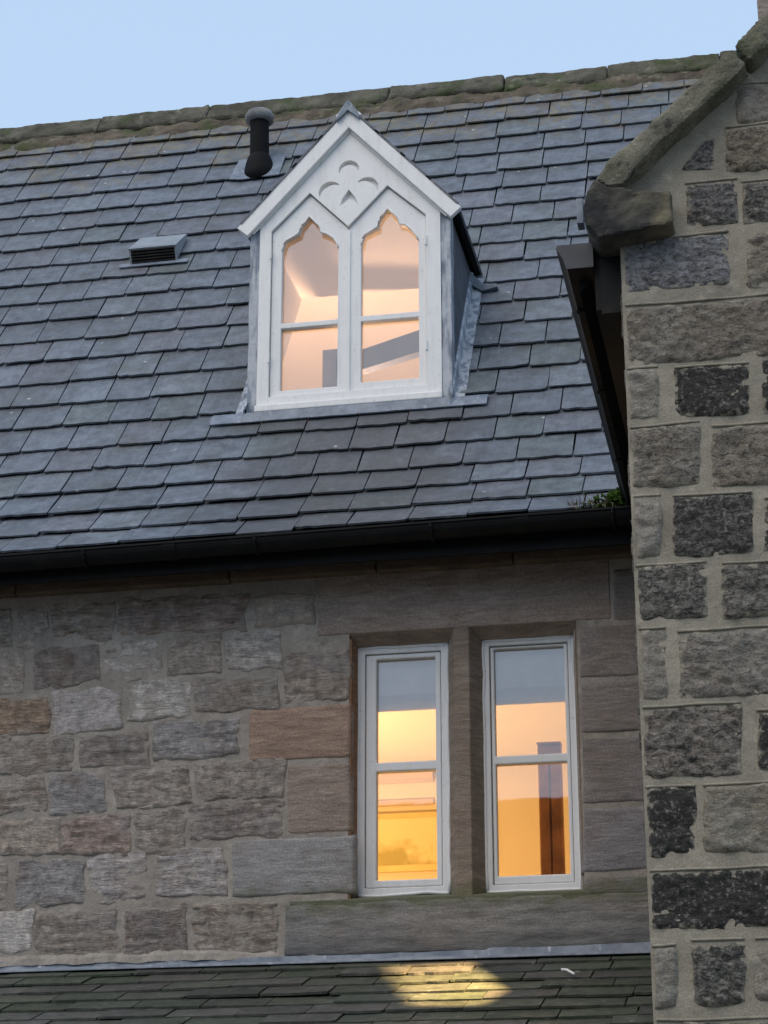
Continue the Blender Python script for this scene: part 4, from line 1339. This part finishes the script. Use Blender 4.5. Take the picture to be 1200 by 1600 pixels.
sx_ = t_.t.nodes.new('ShaderNodeSeparateXYZ'); t_.ln(t_.g.outputs['Position'], sx_.inputs[0])
c_ = t_.mix(t_.rng(t_.math('ADD', sx_.outputs['X'], t_.rng(t_.noise(9, 4), .3, .7, -.08, .08)), -.44, -.33, 0, .7), c_, (.20, .175, .115))
t_.color(c_); t_.bump(t_.noise(24, 6), .9, .015)
P = [on_y(a, b, YC - .005) for a, b in [(909, 322), (916, 299), (930, 277), (948, 291), (968, 290), (1002, 297), (1048, 296), (1052, 347), (967, 366), (935, 371), (915, 350)]]
poly = []
for i in range(len(P)):
    a, b = P[i], P[(i + 1) % len(P)]
    n = max(1, int((b - a).length / .03))
    for k in range(n): q = a.lerp(b, k / n); poly.append((q.x, q.z))
weather(rough_prism('kneeler', poly, YC - .004, -2.72, lambda p, t: (p[0], t, p[1]), t_.m, wing, 8, .006, 2), .012, .022)
# wing roof and eaves
m = MB()
for sg in (-1, 1):
    xe = APX + sg * (APX - XW + .17)
    m.add([(xe, -2.85, 5.30), (APX, -2.85, 7.75), (APX, 2.2, 7.75), (xe, 2.2, 5.30), (xe, -2.85, 5.24), (APX, -2.85, 7.69), (APX, 2.2, 7.69), (xe, 2.2, 5.24)],
          [(0, 1, 2, 3), (7, 6, 5, 4), (0, 4, 5, 1), (1, 5, 6, 2), (2, 6, 7, 3), (3, 7, 4, 0)])
m.build('wing_roof', M_DECK, wing)
wm = []
a_ = math.atan2(7.75 - 5.30, APX - XW + .17)
vs, fs, cs = [], [], []
for k in range(14):
    s = k * .25
    yv = -2.72 + (k % 2) * .14
    while yv < 1.6:
        p = Vector((XW - .19 + s * math.cos(a_), yv, 5.31 + s * math.sin(a_)))
        me = SLATES[(k * 7 + int(yv * 13)) % 16]
        tint = slate_tint(srn)
        R3 = Matrix(((0, math.cos(a_ - .04), -math.sin(a_ - .04)), (-1, 0, 0), (0, math.sin(a_ - .04), math.cos(a_ - .04))))
        b = len(vs)
        for v_ in me.vertices: vs.append(p + R3 @ v_.co + Vector((-math.sin(a_), 0, math.cos(a_))) * .012); cs += [*tint, 1]
        for p_ in me.polygons: fs.append(tuple(b + q for q in p_.vertices))
        yv += .292
o = make('slate_courses', vs, fs, M_SLATEA, wing)
ca = o.data.attributes.new('tint', 'FLOAT_COLOR', 'POINT'); ca.data.foreach_set('color', cs)
tag(o, kind='stuff')
# box gutter along the wing's eaves
gx0, gx1, gz0_, gz1_ = -.762, -.628, 5.285, 5.385
prof = [(gx0, gz1_), (gx0 - .006, gz1_ - .008), (gx0 + .018, gz1_ - .05), (gx0 + .035, gz0_), (gx1 - .0, gz0_), (gx1, gz1_), (gx1 - .008, gz1_), (gx1 - .008, gz0_ + .008), (gx0 + .042, gz0_ + .008), (gx0 + .026, gz1_ - .05), (gx0 + .008, gz1_)]
wg = MB().prism(prof, -2.955, -.30, lambda p, t: (p[0], t, p[1])).build('gutter', M_IRON, wing)
MB().prism([(gx0, gz1_ + .004), (gx0 - .006, gz1_ - .008), (gx0 + .018, gz1_ - .05), (gx0 + .034, gz0_ + .002), (gx1, gz0_ + .002), (gx1, gz1_ + .004)], -2.965, -2.957, lambda p, t: (p[0], t, p[1])).build('stop_end', m_plain('stop_end_paint', (.055, .06, .07), .5, .4, .2), wg)
MB().box(gx1 + .001, gx1 + .022, -2.93, -.02, 5.12, 5.40).build('eaves_board', M_IRON, wing)
MB().box(gx1 + .0225, XW - .001, -2.94, -.02, 5.10, 5.42).build('soffit', M_IRON, wing)
for y in (-2.6, -1.8, -1.0):
    MB().box(gx0 + .03, gx1, y - .012, y + .012, gz0_ - .008, gz0_ - .001).build('bracket', M_IRON, wg)
# scrap of white lead by the kneeler
k0 = on_y(909, 330, -2.9)
MB().box(k0.x - .018, k0.x + .006, -2.92, -2.86, k0.z - .06, k0.z + .045).build('lead_scrap', M_LEAD, wing)

# added unseen lamp: its plate shapes the warm patch on the lean-to
src = Vector((XW - .030, -1.2, 4.25))
patch_lamp = empty('added_patch_lamp', (XW - .02, -1.2, 4.2), 'added unseen spot lamp on the wing side wall, shaping the warm patch on the lean-to', 'lamp')
MB().box(XW - .010, XW, -1.24, -1.16, 4.20, 4.34).build('back_plate', M_IRON, patch_lamp, bevel=.003)
ln_ = Vector((0, -math.sin(LP), math.cos(LP)))
tgt = [on_plane(a_, b_, lpt(0, 0, .015), ln_) for a_, b_ in ((602, 1511), (733, 1504), (750, 1516), (790, 1548), (752, 1574), (646, 1574))]
mid = sum(tgt, Vector()) / len(tgt)
dd = (mid - src).normalized()
e1 = dd.cross(Z).normalized(); e2 = e1.cross(dd)
PD = .06
hole_ = []
for t3 in tgt:
    v3 = t3 - src; v3 = v3 * (PD / v3.dot(dd)); hole_.append((v3.dot(e1), v3.dot(e2)))
R_ = .045
sq = [(R_ * math.cos(2 * math.pi * k / 20), R_ * math.sin(2 * math.pi * k / 20)) for k in range(20)]
allp = sq + hole_
tris = tessellate_polygon([[Vector((p[0], p[1], 0)) for p in sq], [Vector((p[0], p[1], 0)) for p in hole_]])
make('patch_cutout_plate', [src + dd * PD + e1 * p[0] + e2 * p[1] for p in allp], [tuple(t3) for t3 in tris], M_IRON, patch_lamp)  # opening follows the outline of the wanted light patch
MB().tube([src - dd * .005, src + dd * PD], R_, 20, caps=False).build('hood', M_IRON, patch_lamp)
l = bpy.data.lights.new('added_patch_beam', 'SPOT'); l.energy = 1500; l.color = (1.0, .63, .27)
l.spot_size = RAD(56); l.spot_blend = 1.0; l.shadow_soft_size = .0015
lo = bpy.data.objects.new('added_patch_beam', l)
put(lo, patch_lamp, src)
hot = on_plane(640, 1528, lpt(0, 0, .015), ln_)
lo.rotation_euler = (hot - src).normalized().to_track_quat('-Z', 'Y').to_euler()

# the house across the yard, behind the camera: the panes mirror its roof line
opp = empty('opposite_house', (-6, -21, 0), 'plain stone house across the yard, its roof line mirrored in the lower panes', 'house')
OY, OX0, OX1 = -19.5, -16.0, 4.0
MB().box(OX0, OX1, OY - 6, OY, 0, 5.6).build('wall', M_MORA, opp)
m = MB()
m.prism([(OY + .3, 5.4), (OY - 3, 9.0), (OY - 6.3, 5.4), (OY - 6.3, 5.55), (OY - 3, 9.18), (OY + .3, 5.55)], OX0 - .2, OX1 + .2, lambda p, t: (t, p[0], p[1]))
m.build('roof', M_DECK, opp)
MB().prism([(OY - .05, 5.3), (OY - 3, 8.95), (OY - 5.95, 5.3)], OX0 + .01, OX1 - .01, lambda p, t: (t, p[0], p[1])).build('gable_infill', M_MORA, opp)
for k in range(5):
    x = OX0 + 2 + k * 4
    for z in (1.0, 3.6):
        wo_ = MB().box(x - .5, x + .5, OY, OY + .04, z, z + 1.3).build('window', M_WHITE2, opp)
        MB().box(x - .42, x + .42, OY + .041, OY + .046, z + .08, z + 1.22).build('pane', M_IRON, wo_)
for x in (OX0 + 1, OX1 - 1):
    MB().box(x - .5, x + .5, OY - 3.3, OY - 2.7, 8.6, 10.2).build('chimney', M_MORA, opp)

# moss and dry grass in the angle of the two gutters
mr = random.Random(9)
vs, fs = [], []
base = Vector((-.82, -.33, 5.30))
def m_moss():
    t = NT('moss', .95, .1)
    t.color(t.mix(t.rng(t.noise(40, 4), .35, .65), (.025, .055, .010), (.065, .12, .022)))
    return t.m
for i in range(650):
    p = base + Vector((abs(mr.gauss(0, .09)) * -1 + .10, mr.uniform(-.03, .10), 0))
    p.z += .02 + max(0, .10 - (-.72 - p.x) * .35) * mr.random() + (p.y + .3) * .5
    h = mr.uniform(.014, .036); d = Vector((mr.gauss(0, 1), mr.gauss(0, 1), mr.gauss(.6, 1))).normalized()
    s = d.cross(Vector((mr.random(), mr.random(), 1))).normalized() * h * .4
    b = len(vs); vs += [p - s, p + s, p + d * h]; fs.append((b, b + 1, b + 2))
tag(make('moss', vs, fs, m_moss(), None), 'bright green moss cushion in the angle of the eaves gutters', 'moss', kind='stuff')
vs, fs = [], []
for i in range(70):
    p = Vector((mr.uniform(-1.02, -.80), -.40 + mr.uniform(-.01, .03), 5.305))
    h = mr.uniform(.03, .08); d = Vector((mr.gauss(0, .5), -.5 + mr.gauss(0, .3), mr.gauss(.2, .6))).normalized()
    s = Vector((1, 0, .3)).normalized() * .0018
    b = len(vs); vs += [p - s, p + s, p + d * h]; fs.append((b, b + 1, b + 2))
tag(make('dry_grass', vs, fs, m_plain('dry_grass', (.22, .18, .12), .9, .1), None), 'wisps of dry grass hanging over the gutter beside the moss', 'grass', kind='stuff')
